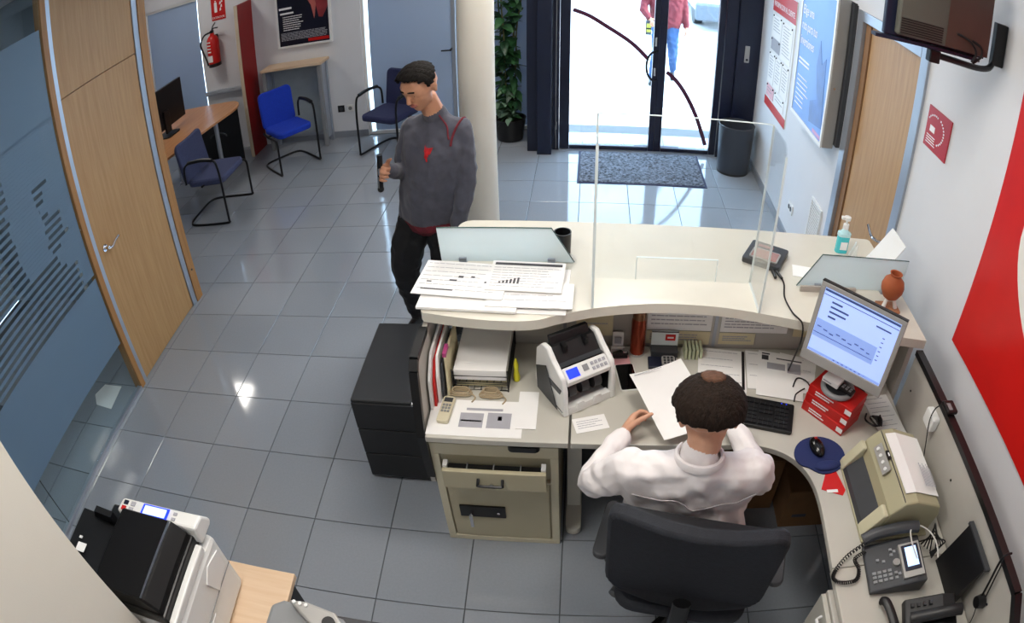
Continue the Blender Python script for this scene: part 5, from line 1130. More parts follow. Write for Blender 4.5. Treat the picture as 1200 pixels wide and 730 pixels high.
def onp(x0, x1, u0, u1, m, nm, h=.0015):
    A = Vector((0, -1.955, 1.015)); B = Vector((0, -1.99, 1.068)); C = Vector((0, -2.045, 1.072))
    P0 = B+(C-B)*u0; P1 = B+(C-B)*u1; bm = nb(); box(bm, x0, x1, P1.y, P0.y, max(P0.z, P1.z)+.0004, max(P0.z, P1.z)+h+.002); part(cp, nm, bm, m)
onp(1.50, 1.62, .1, .9, M_BLUELCD, 'display_frame', .0005); onp(1.51, 1.61, .2, .8, mat('pale_lcd', '#cfe4ff', .3, emit='#cfe4ff', estr=.7), 'display', .002)
onp(1.405, 1.425, .15, .45, M_NAVY, 'button'); onp(1.405, 1.425, .6, .9, M_RED, 'button'); onp(1.44, 1.46, .15, .45, M_INKL, 'button'); onp(1.44, 1.46, .6, .9, M_INKL, 'button')
onp(1.64, 1.655, .2, .4, M_INKL, 'button'); onp(1.64, 1.655, .6, .8, M_INKL, 'button')
bm = nb(); prism(bm, [(1.43, 1.037), (1.715, 1.037), (1.71, 1.06), (1.668, 1.105), (1.45, 1.112), (1.43, 1.09)], -2.355, -2.052, 'y'); part(t, 'feeder_cover', bm, mat('feeder_black', '#08080a', .5, spec=.25), bevel=.008)
part(t, 'feeder_chrome_edge', b1(1.661, 1.669, -2.35, -2.06, 1.1055, 1.110), M_CHROME)
bm = nb(); prism(bm, [(1.22, 1.060), (1.429, 1.040), (1.429, 1.05), (1.22, 1.072)], -2.34, -2.075, 'y'); part(t, 'feeder_tray', bm, M_BLACK, bevel=.003)
bm = nb(); prism(bm, [(1.30, 1.075), (1.40, 1.065), (1.40, 1.10), (1.32, 1.11)], -2.10, -2.075, 'y'); part(t, 'paper_guide', bm, M_BLACK)
part(t, 'white_icon', b1(1.27, 1.315, -2.25, -2.215, 1.0725, 1.0745), M_WHITEINK); part(t, 'white_icon', b1(1.265, 1.28, -2.20, -2.19, 1.073, 1.0755), M_WHITEINK)
bm = nb(); box(bm, 1.721, 1.748, -2.36, -2.06, .981, 1.012); part(t, 'rim', bm, M_MFP, bevel=.006)
# document scanner on its stand
t = thing('scanner_stand', 'dark narrow stand beside the printer table', 'stand', (2.14, -2.38, 0))
part(t, 'top', b1(1.955, 2.34, -2.66, -2.10, .775, .80), M_DGREY, bevel=.003)
for (x, y) in ((1.99, -2.62), (1.99, -2.13), (2.31, -2.62), (2.31, -2.13)): part(t, 'leg', b1(x-.015, x+.015, y-.015, y+.015, 0, .7745), M_BLACKM)
t = thing('document_scanner', 'grey and white document scanner with a round knob', 'scanner', (2.12, -2.30, .8006))
bm = nb(); prism(bm, [(1.972, -2.50), (2.27, -2.50), (2.27, -2.20), (2.225, -2.155), (2.12, -2.135), (2.03, -2.13), (1.99, -2.155)], .8006, .91); part(t, 'body', bm, M_MGREY, bevel=.015)
bm = nb(); prism(bm, [(2.06, -2.145), (2.12, -2.14), (2.215, -2.16), (2.25, -2.20), (2.25, -2.27), (2.17, -2.27), (2.155, -2.22)], .9105, .945); part(t, 'control_hood', bm, M_SILVER, bevel=.008)
bm = nb(); cyl(bm, (2.205, -2.20, .9455), (2.205, -2.20, .952), .020); part(t, 'knob', bm, M_BLACK, smooth=True)
for i in range(3):
    bm = nb(); cyl(bm, (2.085+.020*i, -2.152-.002*i, .9455), (2.085+.020*i, -2.152-.002*i, .951), .006, n=12); part(t, 'button', bm, M_WHITEP, smooth=True)
bm = nb(); prism(bm, [(2.0, .9105), (2.15, .9105), (2.15, .94), (2.05, .94)], -2.47, -2.28, 'y'); part(t, 'lid', bm, M_BLACK, bevel=.01)
# white patch that paints a lamp reflection on the office floor
bm = nb(); prism(bm, [(-.48, -.53), (-.44, -.42), (-.25, -.42), (-.22, -.64), (-.40, -.62)], .0008, .002); single('lamp_reflection_patch', bm, M_PAPER, 'white patch standing in for a lamp reflection behind the glass partition', 'paper')

# ================================================================== PEOPLE
def hull_mesh(prims):
    big = bmesh.new()
    for spheres, _ in prims:
        b = bmesh.new()
        for c, r in spheres: bmesh.ops.create_icosphere(b, subdivisions=2, radius=r, matrix=Matrix.Translation(c))
        if len(spheres) > 1:
            res = bmesh.ops.convex_hull(b, input=b.verts)
            bmesh.ops.delete(b, geom=[g for g in res['geom_interior'] if isinstance(g, bmesh.types.BMVert)], context='VERTS')
        me = bpy.data.meshes.new('tmp'); b.to_mesh(me); b.free(); big.from_mesh(me); bpy.data.meshes.remove(me)
    return big
def body(name, prims, mats, voxel, label, cat, base, override=None, smooth_it=3, group=None, folds=None):
    bm = hull_mesh(prims); bmesh.ops.translate(bm, verts=bm.verts, vec=-Vector(base))
    me = bpy.data.meshes.new(name); bm.to_mesh(me); bm.free()
    tmp = bpy.data.objects.new('tmp', me); COL.objects.link(tmp)
    md = tmp.modifiers.new('r', 'REMESH'); md.mode = 'VOXEL'; md.voxel_size = voxel
    sm = tmp.modifiers.new('s', 'SMOOTH'); sm.factor = .5; sm.iterations = smooth_it
    dg = bpy.context.evaluated_depsgraph_get(); out = bpy.data.meshes.new_from_object(tmp.evaluated_get(dg)); out.name = name
    bpy.data.objects.remove(tmp); bpy.data.meshes.remove(me)
    for m in mats: out.materials.append(m)
    n = len(out.polygons); cen = np.empty(n*3); out.polygons.foreach_get('center', cen); cen = cen.reshape(-1, 3)+np.array(base)
    best = np.full(n, 1e9); idx = np.zeros(n, dtype=np.int32)
    for spheres, mi in prims:
        dmin = np.full(n, 1e9)
        if len(spheres) == 1: dmin = np.linalg.norm(cen-np.array(spheres[0][0]), axis=1)-spheres[0][1]
        for i in range(len(spheres)):
            for j in range(i+1, len(spheres)):
                a = np.array(spheres[i][0]); b = np.array(spheres[j][0]); ab = b-a; tt = np.clip(((cen-a)@ab)/max(ab@ab, 1e-9), 0, 1)
                d = np.linalg.norm(cen-(a+tt[:, None]*ab), axis=1)-(spheres[i][1]*(1-tt)+spheres[j][1]*tt); dmin = np.minimum(dmin, d)
        m = dmin < best; best[m] = dmin[m]; idx[m] = mi
    if override is not None: idx = override(cen, idx)
    out.polygons.foreach_set('material_index', idx.astype(np.int32))
    if folds:                                                    # soft cloth folds on the clothed faces
        nv = len(out.vertices); co = np.empty(nv*3); out.vertices.foreach_get('co', co); co = co.reshape(-1, 3); nr = np.empty(nv*3); out.vertices.foreach_get('normal', nr); nr = nr.reshape(-1, 3)
        amp = np.zeros(nv); cnt = np.zeros(nv)
        li = np.empty(len(out.loops), dtype=np.int32); out.loops.foreach_get('vertex_index', li); lt = np.empty(n, dtype=np.int32); out.polygons.foreach_get('loop_total', lt)
        fa = np.array([folds.get(k, 0.) for k in range(len(mats))])[idx]; np.add.at(amp, li, np.repeat(fa, lt)); np.add.at(cnt, li, 1)
        amp = amp/np.maximum(cnt, 1); P = co+np.array(base)
        w = np.zeros(nv)
        for k, (fx, fy, fz, ph) in enumerate(((38, 22, 55, .3), (-31, 40, 47, 1.7), (52, 18, -38, 4.1), (17, -60, 30, 2.2), (75, 33, 20, .9))):
            w += np.sin(P[:, 0]*fx+P[:, 1]*fy+P[:, 2]*fz+ph+1.6*np.sin(P[:, 2]*21+P[:, 0]*13+k*2))
        w = np.sign(w)*np.abs(w/3)**1.3
        co += nr*(w*amp)[:, None]; out.vertices.foreach_set('co', co.ravel())
    out.shade_smooth(); out.update()
    o = bpy.data.objects.new(name, out); COL.objects.link(o); o.location = base
    return tag(o, label, cat, group)
V3 = Vector
def hand(w, f, n, thumb, mi=0, curl=(.35, .5, .4), sc=1.0, spread=.0225, thumb_curl=.5):
    """palm, four fingers and thumb; f finger direction, n out of the palm, thumb = side the thumb is on"""
    w = V3(w); f = V3(f).normalized(); n = V3(n); n = (n-f*n.dot(f)).normalized(); s = V3(thumb); s = (s-f*s.dot(f)-n*s.dot(n)).normalized()
    P = []; kn = []
    for k, off in enumerate((.033, .011, -.011, -.032)): kn.append(w+f*(.088-.006*abs(k-1))*sc+s*off*sc)
    P.append(([(w, .021*sc), (w+f*.03*sc+s*.02*sc, .018*sc), (w+f*.03*sc-s*.02*sc, .017*sc)]+[(k, .0125*sc) for k in kn], mi))
    for k, L in enumerate((.070, .078, .072, .056)):
        p = kn[k]; d = f.copy(); a = 0
        for q, (fr, r0, r1) in enumerate(((.45, .0102, .0092), (.30, .0092, .0084), (.25, .0084, .0072))):
            a += curl[q]; d = f*math.cos(a)+n*math.sin(a); e = p+d*L*fr*sc; P.append(([(p, r0*sc), (e, r1*sc)], mi)); p = e
    p = w+f*.022*sc+s*.026*sc; d = (f*.62+s*.75+n*.35).normalized(); e = p+d*.045*sc; P.append(([(p, .0145*sc), (e, .0115*sc)], mi))
    d2 = (d*math.cos(thumb_curl)+(f*.8+n*.6)*math.sin(thumb_curl)).normalized(); e2 = e+d2*.034*sc; P.append(([(e, .0112*sc), (e2, .0095*sc)], mi)); e3 = e2+d2*.024*sc; P.append(([(e2, .0095*sc), (e3, .008*sc)], mi))
    return P
def head_frame(fwd):
    F = V3(fwd).normalized(); U = V3((0, 0, 1)); U = (U-F*U.dot(F)).normalized(); return F, U, U.cross(F)   # S = the person's left
def head_prims(c, fwd, sc=1.0, skin=0, lip=None):
    F, U, S = head_frame(fwd); c = V3(c); q = lambda f, u, s: c+F*f*sc+U*u*sc+S*s*sc
    P = [([(q(-.015, .035, .018), .072*sc), (q(-.015, .035, -.018), .072*sc), (q(.025, .03, .016), .064*sc), (q(.025, .03, -.016), .064*sc)], skin),
         ([(q(.03, .0, .02), .052*sc), (q(.03, 0, -.02), .052*sc), (q(.05, -.075, 0), .030*sc), (q(.012, -.05, .032), .026*sc), (q(.012, -.05, -.032), .026*sc), (q(.058, -.055, 0), .026*sc)], skin),
         ([(q(.088, .028, 0), .010*sc), (q(.104, -.012, 0), .0115*sc)], skin), ([(q(.100, -.014, .009), .008*sc), (q(.100, -.014, -.009), .008*sc)], skin),
         ([(q(.083, .042, .03), .010*sc), (q(.088, .044, .012), .010*sc)], skin), ([(q(.083, .042, -.03), .010*sc), (q(.088, .044, -.012), .010*sc)], skin)]
    for s in (1, -1): P.append(([(q(-.005, .018, s*.082), .012*sc), (q(-.012, -.018, s*.078), .009*sc), (q(-.018, .012, s*.088), .008*sc)], skin))
    if lip is not None: P.append(([(q(.088, -.045, .016), .0065*sc), (q(.093, -.045, 0), .0075*sc), (q(.088, -.045, -.016), .0065*sc)], lip))
    return P, q, F, U, S
def face_parts(o, q, F, U, S, sc=1.0, hairm=None):
    loc = o.location
    for s in (1, -1):
        bm = nb(); ball(bm, q(.0705, .020, s*.031), .0118*sc); bmesh.ops.translate(bm, verts=bm.verts, vec=-loc); e = finish('eye', bm, mat('eye_white', '#e8e4df', .2), smooth=True); e.parent = o
        bm = nb(); ball(bm, q(.0768, .019, s*.031), .0064*sc); bmesh.ops.translate(bm, verts=bm.verts, vec=-loc); p = finish('iris', bm, mat('dark_iris', '#2a1a10', .15), smooth=True); p.parent = e
        bm = nb(); tube(bm, [q(.092, .046, s*.012), q(.093, .050, s*.026), q(.082, .044, s*.044)], .0042*sc, 6); bmesh.ops.translate(bm, verts=bm.verts, vec=-loc); b = finish('eyebrow', bm, hairm, smooth=True); b.parent = o
def hair_cap(o, q, c, F, U, S, m, keep, sc=1.0, amp=.006, seed=1, thick=.012):
    """hair shell around the skull, kept where keep(f,u,s) holds"""
    rg = np.random.RandomState(seed); bm = nb(); bmesh.ops.create_icosphere(bm, subdivisions=5, radius=1.0)
    for v in bm.verts:
        d = v.co.copy(); f, u, s = d.y, d.z, d.x
        n = .5*math.sin(23*f+9*s+seed)+.5*math.sin(31*s-17*u)+.4*math.sin(47*u+29*f)
        k = 1+amp*8*n*.25
        R_ = V3((s*(.0905+thick*.5)*k, f*(.092+thick*.7)*k, u*(.075+thick*.8)*k)); v.co = V3((R_.x, R_.y, R_.z))
    dele = [v for v in bm.verts if not keep(v.co.y/.1, v.co.z/.1, v.co.x/.1)]
    bmesh.ops.delete(bm, geom=dele, context='VERTS')
    for v in bm.verts: co = v.co.copy(); v.co = V3(c)+F*(co.y+.004)*sc+U*(co.z+.034)*sc+S*co.x*sc-o.location
    h = finish('hair', bm, m, smooth=True, sharp=180); h.parent = o
    md = h.modifiers.new('solid', 'SOLIDIFY'); md.thickness = thick; md.offset = -1
    return h
M_SKIN = mat('skin', '#c08a6c', .5, var=.08, scale=20, bump=.05, bscale=150); M_SKIN2 = mat('skin_fair', '#cf9c80', .5, var=.08, scale=20, bump=.05, bscale=150)
M_LIP = mat('lips', '#9c5a50', .45); M_HAIR = mat('dark_hair', '#15110e', .8, var=.3, scale=80, bump=.7, bscale=140, stretch=(1, 1, .25), spec=.2)
M_HAIR2 = mat('dark_brown_hair', '#241a14', .8, var=.35, scale=80, bump=.7, bscale=140, stretch=(1, 1, .25), spec=.2)
M_SWEAT = mat('grey_knit', '#4a4b57', .9, var=.12, scale=30, bump=.35, bscale=18, sheen=.2); M_SWRED = mat('wine_red_knit', '#6d1f2c', .9, var=.15, scale=30, bump=.2)
M_TROUS = mat('black_cloth', '#0e0f14', .85, var=.15, bump=.3, bscale=14); M_SHOE = mat('black_shoe', '#0a0a0c', .45)
M_SHIRT = mat('white_shirt_cotton', '#eae4e4', .8, var=.03, bump=.55, bscale=9); M_DTROUS = mat('navy_trousers', '#1b2030', .85, var=.1)
# --- customer
def limb(pts, mi): return [([(pts[i][0], pts[i][1]), (pts[i+1][0], pts[i+1][1])], mi) for i in range(len(pts)-1)]
hc = V3((2.078, .055, 1.622))
hp, q, F, U, S = head_prims(hc, (-.42, -.80, -.42), 1.0, 0, 5)
pr = list(hp)
pr += [([((2.125, .155, 1.42), .058), ((2.095, .10, 1.55), .052)], 0)]
pr += [([((2.125, .155, 1.425), .066), ((2.115, .135, 1.465), .058)], 1)]
pr += [([((1.995, .195, 1.355), .062), ((2.245, .125, 1.365), .062), ((2.12, .155, 1.415), .058), ((2.03, .155, 1.26), .098), ((2.20, .105, 1.26), .098), ((2.115, .085, 1.24), .092)], 1),
       ([((2.03, .155, 1.26), .098), ((2.20, .105, 1.26), .098), ((2.115, .085, 1.24), .092), ((2.00, .165, 1.04), .105), ((2.145, .13, 1.04), .110), ((2.06, .10, 1.02), .11)], 1),
       ([((2.00, .165, 1.04), .105), ((2.145, .13, 1.04), .110), ((2.06, .10, 1.02), .11), ((1.985, .175, .90), .112), ((2.125, .145, .90), .115), ((2.045, .12, .89), .115)], 1)]
pr += limb([((1.995, .195, 1.36), .066), ((1.935, .195, 1.24), .058), ((1.925, .185, 1.125), .050)], 1)+limb([((1.925, .185, 1.125), .050), ((1.912, .06, 1.175), .043), ((1.904, -.015, 1.215), .036)], 1)
pr += limb([((2.248, .125, 1.365), .066), ((2.268, .085, 1.23), .060), ((2.275, .06, 1.10), .052)], 1)+limb([((2.275, .06, 1.10), .052), ((2.255, .03, .99), .046), ((2.225, .015, .895), .040)], 1)
pr += hand((1.903, -.028, 1.225), (-.12, -.78, .22), (.93, -.2, -.15), (.1, .1, 1), 0, (.55, .95, .8), .98, thumb_curl=.9)
pr += hand((2.222, .012, .882), (-.15, -.1, -1), (-.85, .3, 0), (-.2, -1, 0), 0, (.2, .3, .3), .98)
pr += [([((1.985, .175, .88), .105), ((2.125, .145, .88), .108), ((2.05, .18, .83), .10)], 2)]
pr += limb([((1.98, .18, .86), .112), ((1.91, .15, .70), .102), ((1.87, .16, .53), .085)], 2)+limb([((1.87, .16, .53), .085), ((1.855, .26, .30), .070), ((1.842, .345, .10), .050)], 2)
pr += limb([((2.12, .15, .86), .112), ((2.13, .13, .68), .098), ((2.13, .12, .50), .080)], 2)+limb([((2.13, .12, .50), .066), ((2.125, .17, .30), .058), ((2.12, .20, .10), .050)], 2)
for (x, y) in ((1.842, .345), (2.12, .20)):
    pr += [([((x+.012, y+.035, .042), .040), ((x-.01, y-.05, .038), .036), ((x-.035, y-.14, .034), .033)], 3)]
def ov(cen, idx):
    i = idx.copy()
    i[(idx == 1) & (cen[:, 2] < .875)] = 4                      # red hem band
    return i
man = body('person', pr, [M_SKIN, M_SWEAT, M_TROUS, M_SHOE, M_SWRED, M_LIP], .0055, 'standing man in grey and red sweater and black trousers behind the counter', 'person', (2.02, .2, .0), ov, folds={1: .0045, 2: .006})
face_parts(man, q, F, U, S, 1.0, M_HAIR)
hair_cap(man, q, hc, F, U, S, M_HAIR, lambda f, u, s: (u > .18 - .35*f if f < .35 else u > .42) and not (f > .55 and u < .62), seed=3, amp=.012, thick=.016)
def on_surface(o, pts, off=.002, k=5):
    out_ = []
    for p in smoothpts(pts, k):
        ok, loc, nor, _ = o.closest_point_on_mesh(V3(p)-o.location); out_.append(loc+nor*off+o.location)
    for _ in range(4): out_ = [out_[0]]+[(out_[i-1]+out_[i]*2+out_[i+1])/4 for i in range(1, len(out_)-1)]+[out_[-1]]
    return out_
def onbody(o, name, bm, m): bmesh.ops.translate(bm, verts=bm.verts, vec=-o.location); p = finish(name, bm, m, smooth=True); p.parent = o; return p
# red piping over both shoulders, red chest emblem
bm = nb(); tube(bm, on_surface(man, [(2.165, .075, 1.46), (2.185, .05, 1.43), (2.20, .03, 1.40), (2.21, .02, 1.36)]), .0045, 8); onbody(man, 'shoulder_piping', bm, M_SWRED)
bm = nb(); tube(bm, on_surface(man, [(2.21, .0, 1.33), (2.235, .03, 1.40), (2.25, .08, 1.44), (2.27, .14, 1.43), (2.27, .21, 1.38), (2.26, .22, 1.33)]), .006, 8); onbody(man, 'armhole_piping', bm, M_SWRED)
M_EMB = mat('bright_red_print', '#b3161f', .85, var=.3, scale=60)
bm = nb()
rings = []
for rr in (0, .35, .7, 1):
    ring = []
    for i in range(22):
        a_ = 2*PI*i/22; w_ = .036*(1+.28*math.sin(3*a_+.6)+.22*math.sin(7*a_))*rr
        p_ = V3((2.085+w_*math.cos(a_)*.8, -.05, 1.318+w_*1.35*math.sin(a_)))
        ok, loc, nor, _ = man.closest_point_on_mesh(p_-man.location); ring.append(bm.verts.new(loc+nor*.007+man.location))
    rings.append(ring)
for A, B in zip(rings, rings[1:]):
    for i in range(22): bm.faces.new((A[i], A[(i+1) % 22], B[(i+1) % 22], B[i]))
bmesh.ops.remove_doubles(bm, verts=bm.verts, dist=1e-5)
onbody(man, 'chest_emblem', bm, M_EMB)
t = thing('handheld_device', 'slim black and silver object gripped by the standing man', 'device', (1.885, -.105, 1.15))
bm = nb(); tube(bm, [(1.884, -.113, 1.165), (1.890, -.112, 1.25), (1.896, -.111, 1.345)], .0145, 12); part(t, 'body', bm, M_BLACKM, smooth=True)
bm = nb(); ball(bm, (1.884, -.113, 1.163), .017); part(t, 'rounded_tip', bm, M_BLACK, smooth=True)
bm = nb(); tube(bm, [(1.8885, -.119, 1.245), (1.8905, -.119, 1.28)], .0125, 12); part(t, 'silver_band', bm, M_CHROME, smooth=True)
bm = nb(); tube(bm, [(1.880, -.1255, 1.175), (1.884, -.1255, 1.235)], .004, 8); part(t, 'silver_edge', bm, M_CHROME, smooth=True)

# --- clerk
hc = V3((3.236, -1.565, 1.165))
hp, q, F, U, S = head_prims(hc, (.02, .88, -.47), 1.0, 0, 4)
pr = list(hp)
pr += [([((3.22, -1.61, 1.02), .056), ((3.232, -1.59, 1.10), .052)], 0), ([((3.22, -1.62, 1.02), .066), ((3.222, -1.605, 1.055), .060)], 1)]
pr += [([((3.03, -1.59, .965), .066), ((3.40, -1.60, .965), .066), ((3.21, -1.635, 1.01), .06), ((3.11, -1.575, .86), .105), ((3.31, -1.585, .86), .105)], 1),
       ([((3.11, -1.575, .86), .105), ((3.31, -1.585, .86), .105), ((3.13, -1.60, .66), .115), ((3.32, -1.61, .66), .115)], 1),
       ([((3.13, -1.60, .66), .115), ((3.32, -1.61, .66), .115), ((3.15, -1.59, .56), .11), ((3.32, -1.60, .56), .11)], 1)]
pr += limb([((3.03, -1.585, .965), .070), ((2.955, -1.53, .85), .062), ((2.91, -1.47, .755), .053)], 1)+limb([((2.91, -1.47, .755), .053), ((2.965, -1.36, .765), .047), ((3.012, -1.272, .765), .038)], 1)
pr += limb([((3.40, -1.595, .965), .070), ((3.455, -1.53, .85), .062), ((3.485, -1.43, .765), .053)], 1)+limb([((3.485, -1.43, .765), .053), ((3.46, -1.31, .765), .047), ((3.435, -1.235, .77), .038)], 1)
pr += hand((3.017, -1.262, .765), (.36, .80, .12), (.75, -.30, -.35), (.35, -.1, .9), 0, (.35, .75, .6), 1.0, thumb_curl=.8)
pr += hand((3.432, -1.225, .768), (-.22, .95, .05), (-.15, 0, -1), (-1, 0, 0), 0, (.15, .30, .25), 1.0)
pr += [([((3.15, -1.59, .555), .105), ((3.32, -1.60, .555), .105)], 2)]
for (hx, kx) in ((3.15, 3.11), (3.32, 3.35)):
    pr += limb([((hx, -1.58, .545), .09), ((kx, -1.36, .545), .080), ((kx, -1.13, .525), .066)], 2)+limb([((kx, -1.13, .525), .066), ((kx, -1.09, .30), .056), ((kx, -1.06, .10), .046)], 2)
    pr += [([((kx, -1.09, .042), .040), ((kx, -1.0, .038), .036), ((kx, -.91, .034), .033)], 3)]
clerk = body('person', pr, [M_SKIN2, M_SHIRT, M_DTROUS, M_SHOE, M_LIP], .0055, 'seated clerk in a white shirt seen from behind at the desk', 'person', (3.23, -1.58, .0), folds={1: .0065, 2: .004})
face_parts(clerk, q, F, U, S, 1.0, M_HAIR2)
hair_cap(clerk, q, hc, F, U, S, M_HAIR2, lambda f, u, s: (u > -.62-.25*f+.25*abs(s) if f < -.1 else u > -.1) and not (f > .35 and u < .75) and not (abs(s) > .8 and u < .05 and f > -.35), seed=8, amp=.010, thick=.014)
hb = hair_cap(clerk, q, hc, F, U, S, mat('thin_brown_hair', '#5c4030', .8, var=.3, scale=60, bump=.4, bscale=140, spec=.2), lambda f, u, s: u > .5 and ((f+.18)/.40)**2+(s/.34)**2 < 1, seed=9, amp=.004, thick=.0165); hb.name = 'thinning_crown'
bm = nb(); tube(bm, on_surface(clerk, [(3.0, -1.75, .93), (3.08, -1.78, .925), (3.15, -1.80, .92), (3.22, -1.80, .918), (3.30, -1.80, .92), (3.37, -1.78, .925), (3.43, -1.75, .93)], .003), .002, 6); onbody(clerk, 'yoke_seam', bm, mat('shirt_seam', '#b9b2b4', .8))
bm = nb(); P = [(3.221+.070*math.cos(a), -1.612+.068*math.sin(a), 1.055-.012*math.sin(a)) for a in [PI*.75+i*PI*1.5/16 for i in range(17)]]; tube(bm, P, .016, 8, flat=.5); onbody(clerk, 'collar', bm, M_SHIRT)
# paper held by the clerk
t = thing('held_paper', 'white sheet held up by the clerk', 'paper', (3.205, -1.105, .80)); t.rotation_euler = (math.radians(12), math.radians(-2), math.radians(24))
bm = nb(); bmesh.ops.create_grid(bm, x_segments=8, y_segments=8, size=.5)
for v in bm.verts: x, y = v.co.x, v.co.y; v.co = V3((x*.22, y*.30, .012*(x*2)**2+.006*math.sin(y*4)))
r = bmesh.ops.extrude_face_region(bm, geom=list(bm.faces)); bmesh.ops.translate(bm, verts=[g for g in r['geom'] if isinstance(g, bmesh.types.BMVert)], vec=(0, 0, .0012))
part(t, 'sheet', bm, M_PAPER, world=False)
part(t, 'printed_text', lines_bm(wallM((-.095, .14, .018), (1, 0, 0), (0, 1, 0)), 1, .12, .02, .003, .2, seed=80), M_INKL, world=False)
# --- office chair
t = thing('office_chair', 'dark office chair that the clerk sits on', 'chair', (3.265, -1.63, 0), math.radians(-13))
M_CHF = mat('charcoal_upholstery', '#23262d', .85, var=.12, scale=60, bump=.2, bscale=200)
bm = nb(); prism(bm, rrect(-.24, .24, -.20, .25, .08), .385, .445); part(t, 'seat', bm, M_CHF, world=False, smooth=True, bevel=.02)
bm = nb(); prism(bm, rrect(-.275, .275, .50, .995, .07), -.030, .030, 'y')
bmesh.ops.subdivide_edges(bm, edges=list(bm.edges), cuts=3)
for v in bm.verts: v.co.y += -.155-.04*(v.co.z-.5)/.45+.05*(v.co.x/.26)**2-.03
part(t, 'backrest', bm, M_CHF, world=False, smooth=True, bevel=.02)
bm = nb(); tube(bm, smoothpts([(0, -.10, .37), (0, -.22, .38), (0, -.27, .46), (0, -.255, .62)]), .022, 10, flat=1.4); part(t, 'back_support', bm, M_BLACK, world=False, smooth=True)
for s in (-1, 1):
    bm = nb(); tube(bm, smoothpts([(s*.20, .0, .38), (s*.285, .0, .40), (s*.30, .0, .50), (s*.30, .0, .60)]), .014, 10); part(t, 'arm_post', bm, M_BLACK, world=False, smooth=True)
    bm = nb(); prism(bm, rrect(s*.30-.03, s*.30+.03, -.13, .12, .028), .60, .628); part(t, 'arm_pad', bm, M_DGREY, world=False, smooth=True, bevel=.006)
bm = nb(); cyl(bm, (0, 0, .10), (0, 0, .384), .027); cyl(bm, (0, 0, .36), (0, 0, .3845), .09); part(t, 'gas_lift', bm, M_BLACK, world=False, smooth=True)
for k in range(5):
    a = 2*PI*k/5+.3; e = V3((.27*math.cos(a), .27*math.sin(a), .075))
    bm = nb(); cyl(bm, (0, 0, .105), e, .026, .017, 10); part(t, 'base_arm', bm, M_BLACK, world=False, smooth=True)
    bm = nb(); u = V3((-math.sin(a), math.cos(a), 0)); cyl(bm, V3((e.x, e.y, .028))-u*.02, V3((e.x, e.y, .028))+u*.02, .027, n=16); cyl(bm, (e.x, e.y, .05), (e.x, e.y, .075), .010, n=10); part(t, 'caster', bm, M_DGREY, world=False, smooth=True)

# --- passer-by in the street
zr = -.06
pr, q2, F2, U2, S2 = head_prims((3.79, 5.72, 1.58), (.2, .95, -.05), 1.0, 0, None)
pr = list(pr)+[([((3.79, 5.70, 1.38), .058), ((3.79, 5.71, 1.50), .052)], 0)]
pr += [([((3.63, 5.70, 1.33), .07), ((3.96, 5.70, 1.33), .07), ((3.79, 5.70, 1.39), .06), ((3.69, 5.70, 1.10), .115), ((3.90, 5.70, 1.10), .115)], 1), ([((3.69, 5.70, 1.10), .115), ((3.90, 5.70, 1.10), .115), ((3.71, 5.70, .84), .115), ((3.89, 5.70, .84), .115)], 1)]
pr += limb([((3.62, 5.70, 1.32), .07), ((3.52, 5.68, 1.12), .058), ((3.50, 5.60, 1.02), .052), ((3.56, 5.50, .93), .042)], 1)+hand((3.565, 5.49, .92), (.3, -.6, -.6), (.6, .1, -.4), (0, -.3, 1), 0, (.4, .6, .5))
pr += limb([((3.97, 5.70, 1.32), .07), ((4.03, 5.72, 1.08), .058), ((4.06, 5.66, .82), .044)], 1)+hand((4.062, 5.65, .80), (0, -.2, -1), (-1, 0, 0), (0, -1, 0), 0, (.3, .4, .3))
pr += limb([((3.72, 5.70, .80), .105), ((3.70, 5.62, .45), .072), ((3.66, 5.72, .06), .05)], 2)+limb([((3.88, 5.70, .80), .105), ((3.92, 5.78, .44), .072), ((3.96, 5.98, .10), .05)], 2)
pr += [([((3.66, 5.76, -.02), .040), ((3.64, 5.60, -.027), .033)], 3), ([((3.96, 6.02, .03), .040), ((3.95, 5.88, -.02), .033)], 3)]
M_COAT = mat('red_jacket', '#6a1c26', .85, var=.1, bump=.3, bscale=12); M_JEANS = mat('blue_jeans', '#31507c', .9, var=.15, bump=.2)
out = body('person', pr, [M_SKIN, M_COAT, M_JEANS, M_SHOE], .009, 'passer-by in red jacket and blue jeans outside the glass door', 'person', (3.79, 5.70, zr), folds={1: .006, 2: .006})
hair_cap(out, q2, (3.79, 5.72, 1.58), F2, U2, S2, M_HAIR, lambda f, u, s: (u > -.1 if f < 0 else u > .35), seed=5)
t = thing('shoulder_bag', 'dark bag with yellow stripe carried by the passer-by', 'bag', (3.57, 5.46, .72))
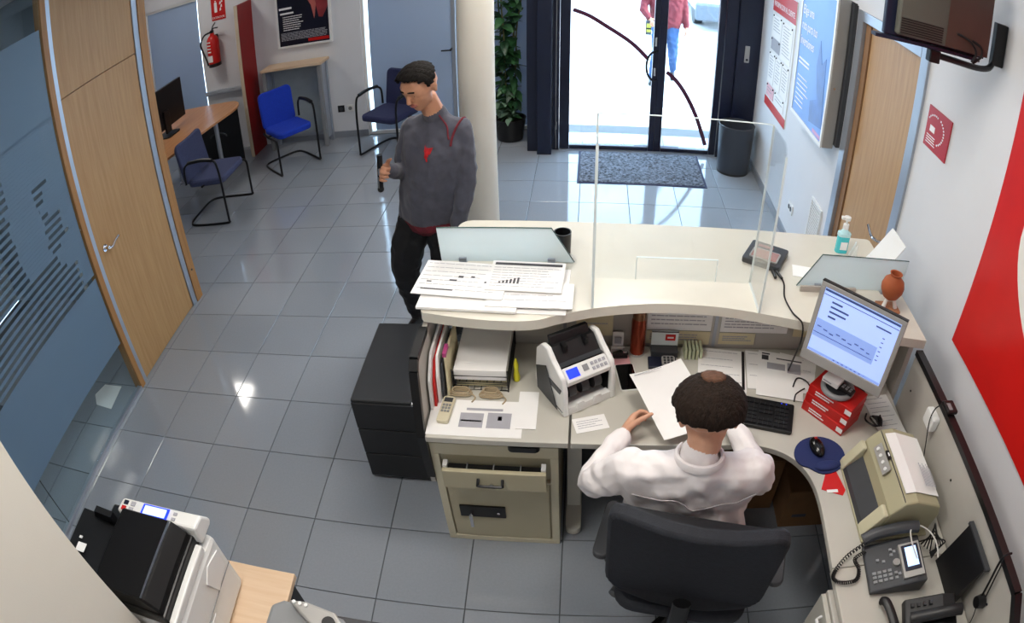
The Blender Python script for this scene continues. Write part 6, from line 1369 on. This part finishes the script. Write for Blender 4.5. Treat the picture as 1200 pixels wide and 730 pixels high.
bm = nb(); box(bm, 3.525, 3.60, 5.44, 5.475, .70, .90); part(t, 'bag_body', bm, M_DGREY, bevel=.008)
part(t, 'yellow_stripe', b1(3.535, 3.59, 5.437, 5.4395, .74, .86), mat('dull_yellow', '#a8a23c', .6)); part(t, 'bag_band', b1(3.535, 3.59, 5.435, 5.4368, .78, .80), M_BLACK)
# parked van
t = thing('parked_van', 'white van parked across the street', 'van', (5.75, 11.0, zr))
M_VAN = mat('white_car_paint', '#d9dde2', .25, var=.02, coat=.5); M_CG = mat('car_glass', '#1c2a36', .08)
bm = nb(); prism(bm, [(9.75, .30), (9.72, .62), (9.80, .98), (10.35, 1.18), (10.95, 1.86), (11.2, 1.98), (14.0, 1.98), (14.15, 1.7), (14.15, .30)], 4.80, 6.60, 'x'); part(t, 'body', bm, M_VAN, bevel=.06)
bm = nb(); box(bm, 4.78, 6.62, 9.62, 9.80, .16, .52); part(t, 'bumper', bm, mat('car_grey_plastic', '#596069', .6), bevel=.04)
bm = nb()
for i in range(4): 
    bm = nb(); box(bm, 5.25, 6.15, 9.70, 9.735, .60+.07*i, .635+.07*i); part(t, 'grille_bar', bm, M_DGREY)
for x in (4.86, 6.22): bm = nb(); prism(bm, [(x, .66), (x+.32, .62), (x+.32, .84), (x, .92)], 9.70, 9.78, 'y'); part(t, 'headlight', bm, mat('lamp_glass', '#c9d6e0', .1))
bm = nb(); prism(bm, [(10.38, 1.215), (10.36, 1.24), (10.93, 1.885), (10.96, 1.87)], 4.92, 6.48, 'x'); part(t, 'windshield', bm, M_CG)
for x in (4.785, 6.605): bm = nb(); prism(bm, [(10.75, 1.2), (11.2, 1.78), (12.2, 1.78), (12.2, 1.2)], x, x+.012, 'x'); part(t, 'side_window', bm, M_CG)
part(t, 'number_plate', b1(5.44, 5.96, 9.605, 9.619, .30, .41), M_WHITEINK)
for x in (4.86, 6.38):
    for y in (10.5, 13.3):
        bm = nb(); cyl(bm, (x, y, zr+.32), (x+.16, y, zr+.32), .315, n=28); part(t, 'wheel', bm, M_BLACK, smooth=True)
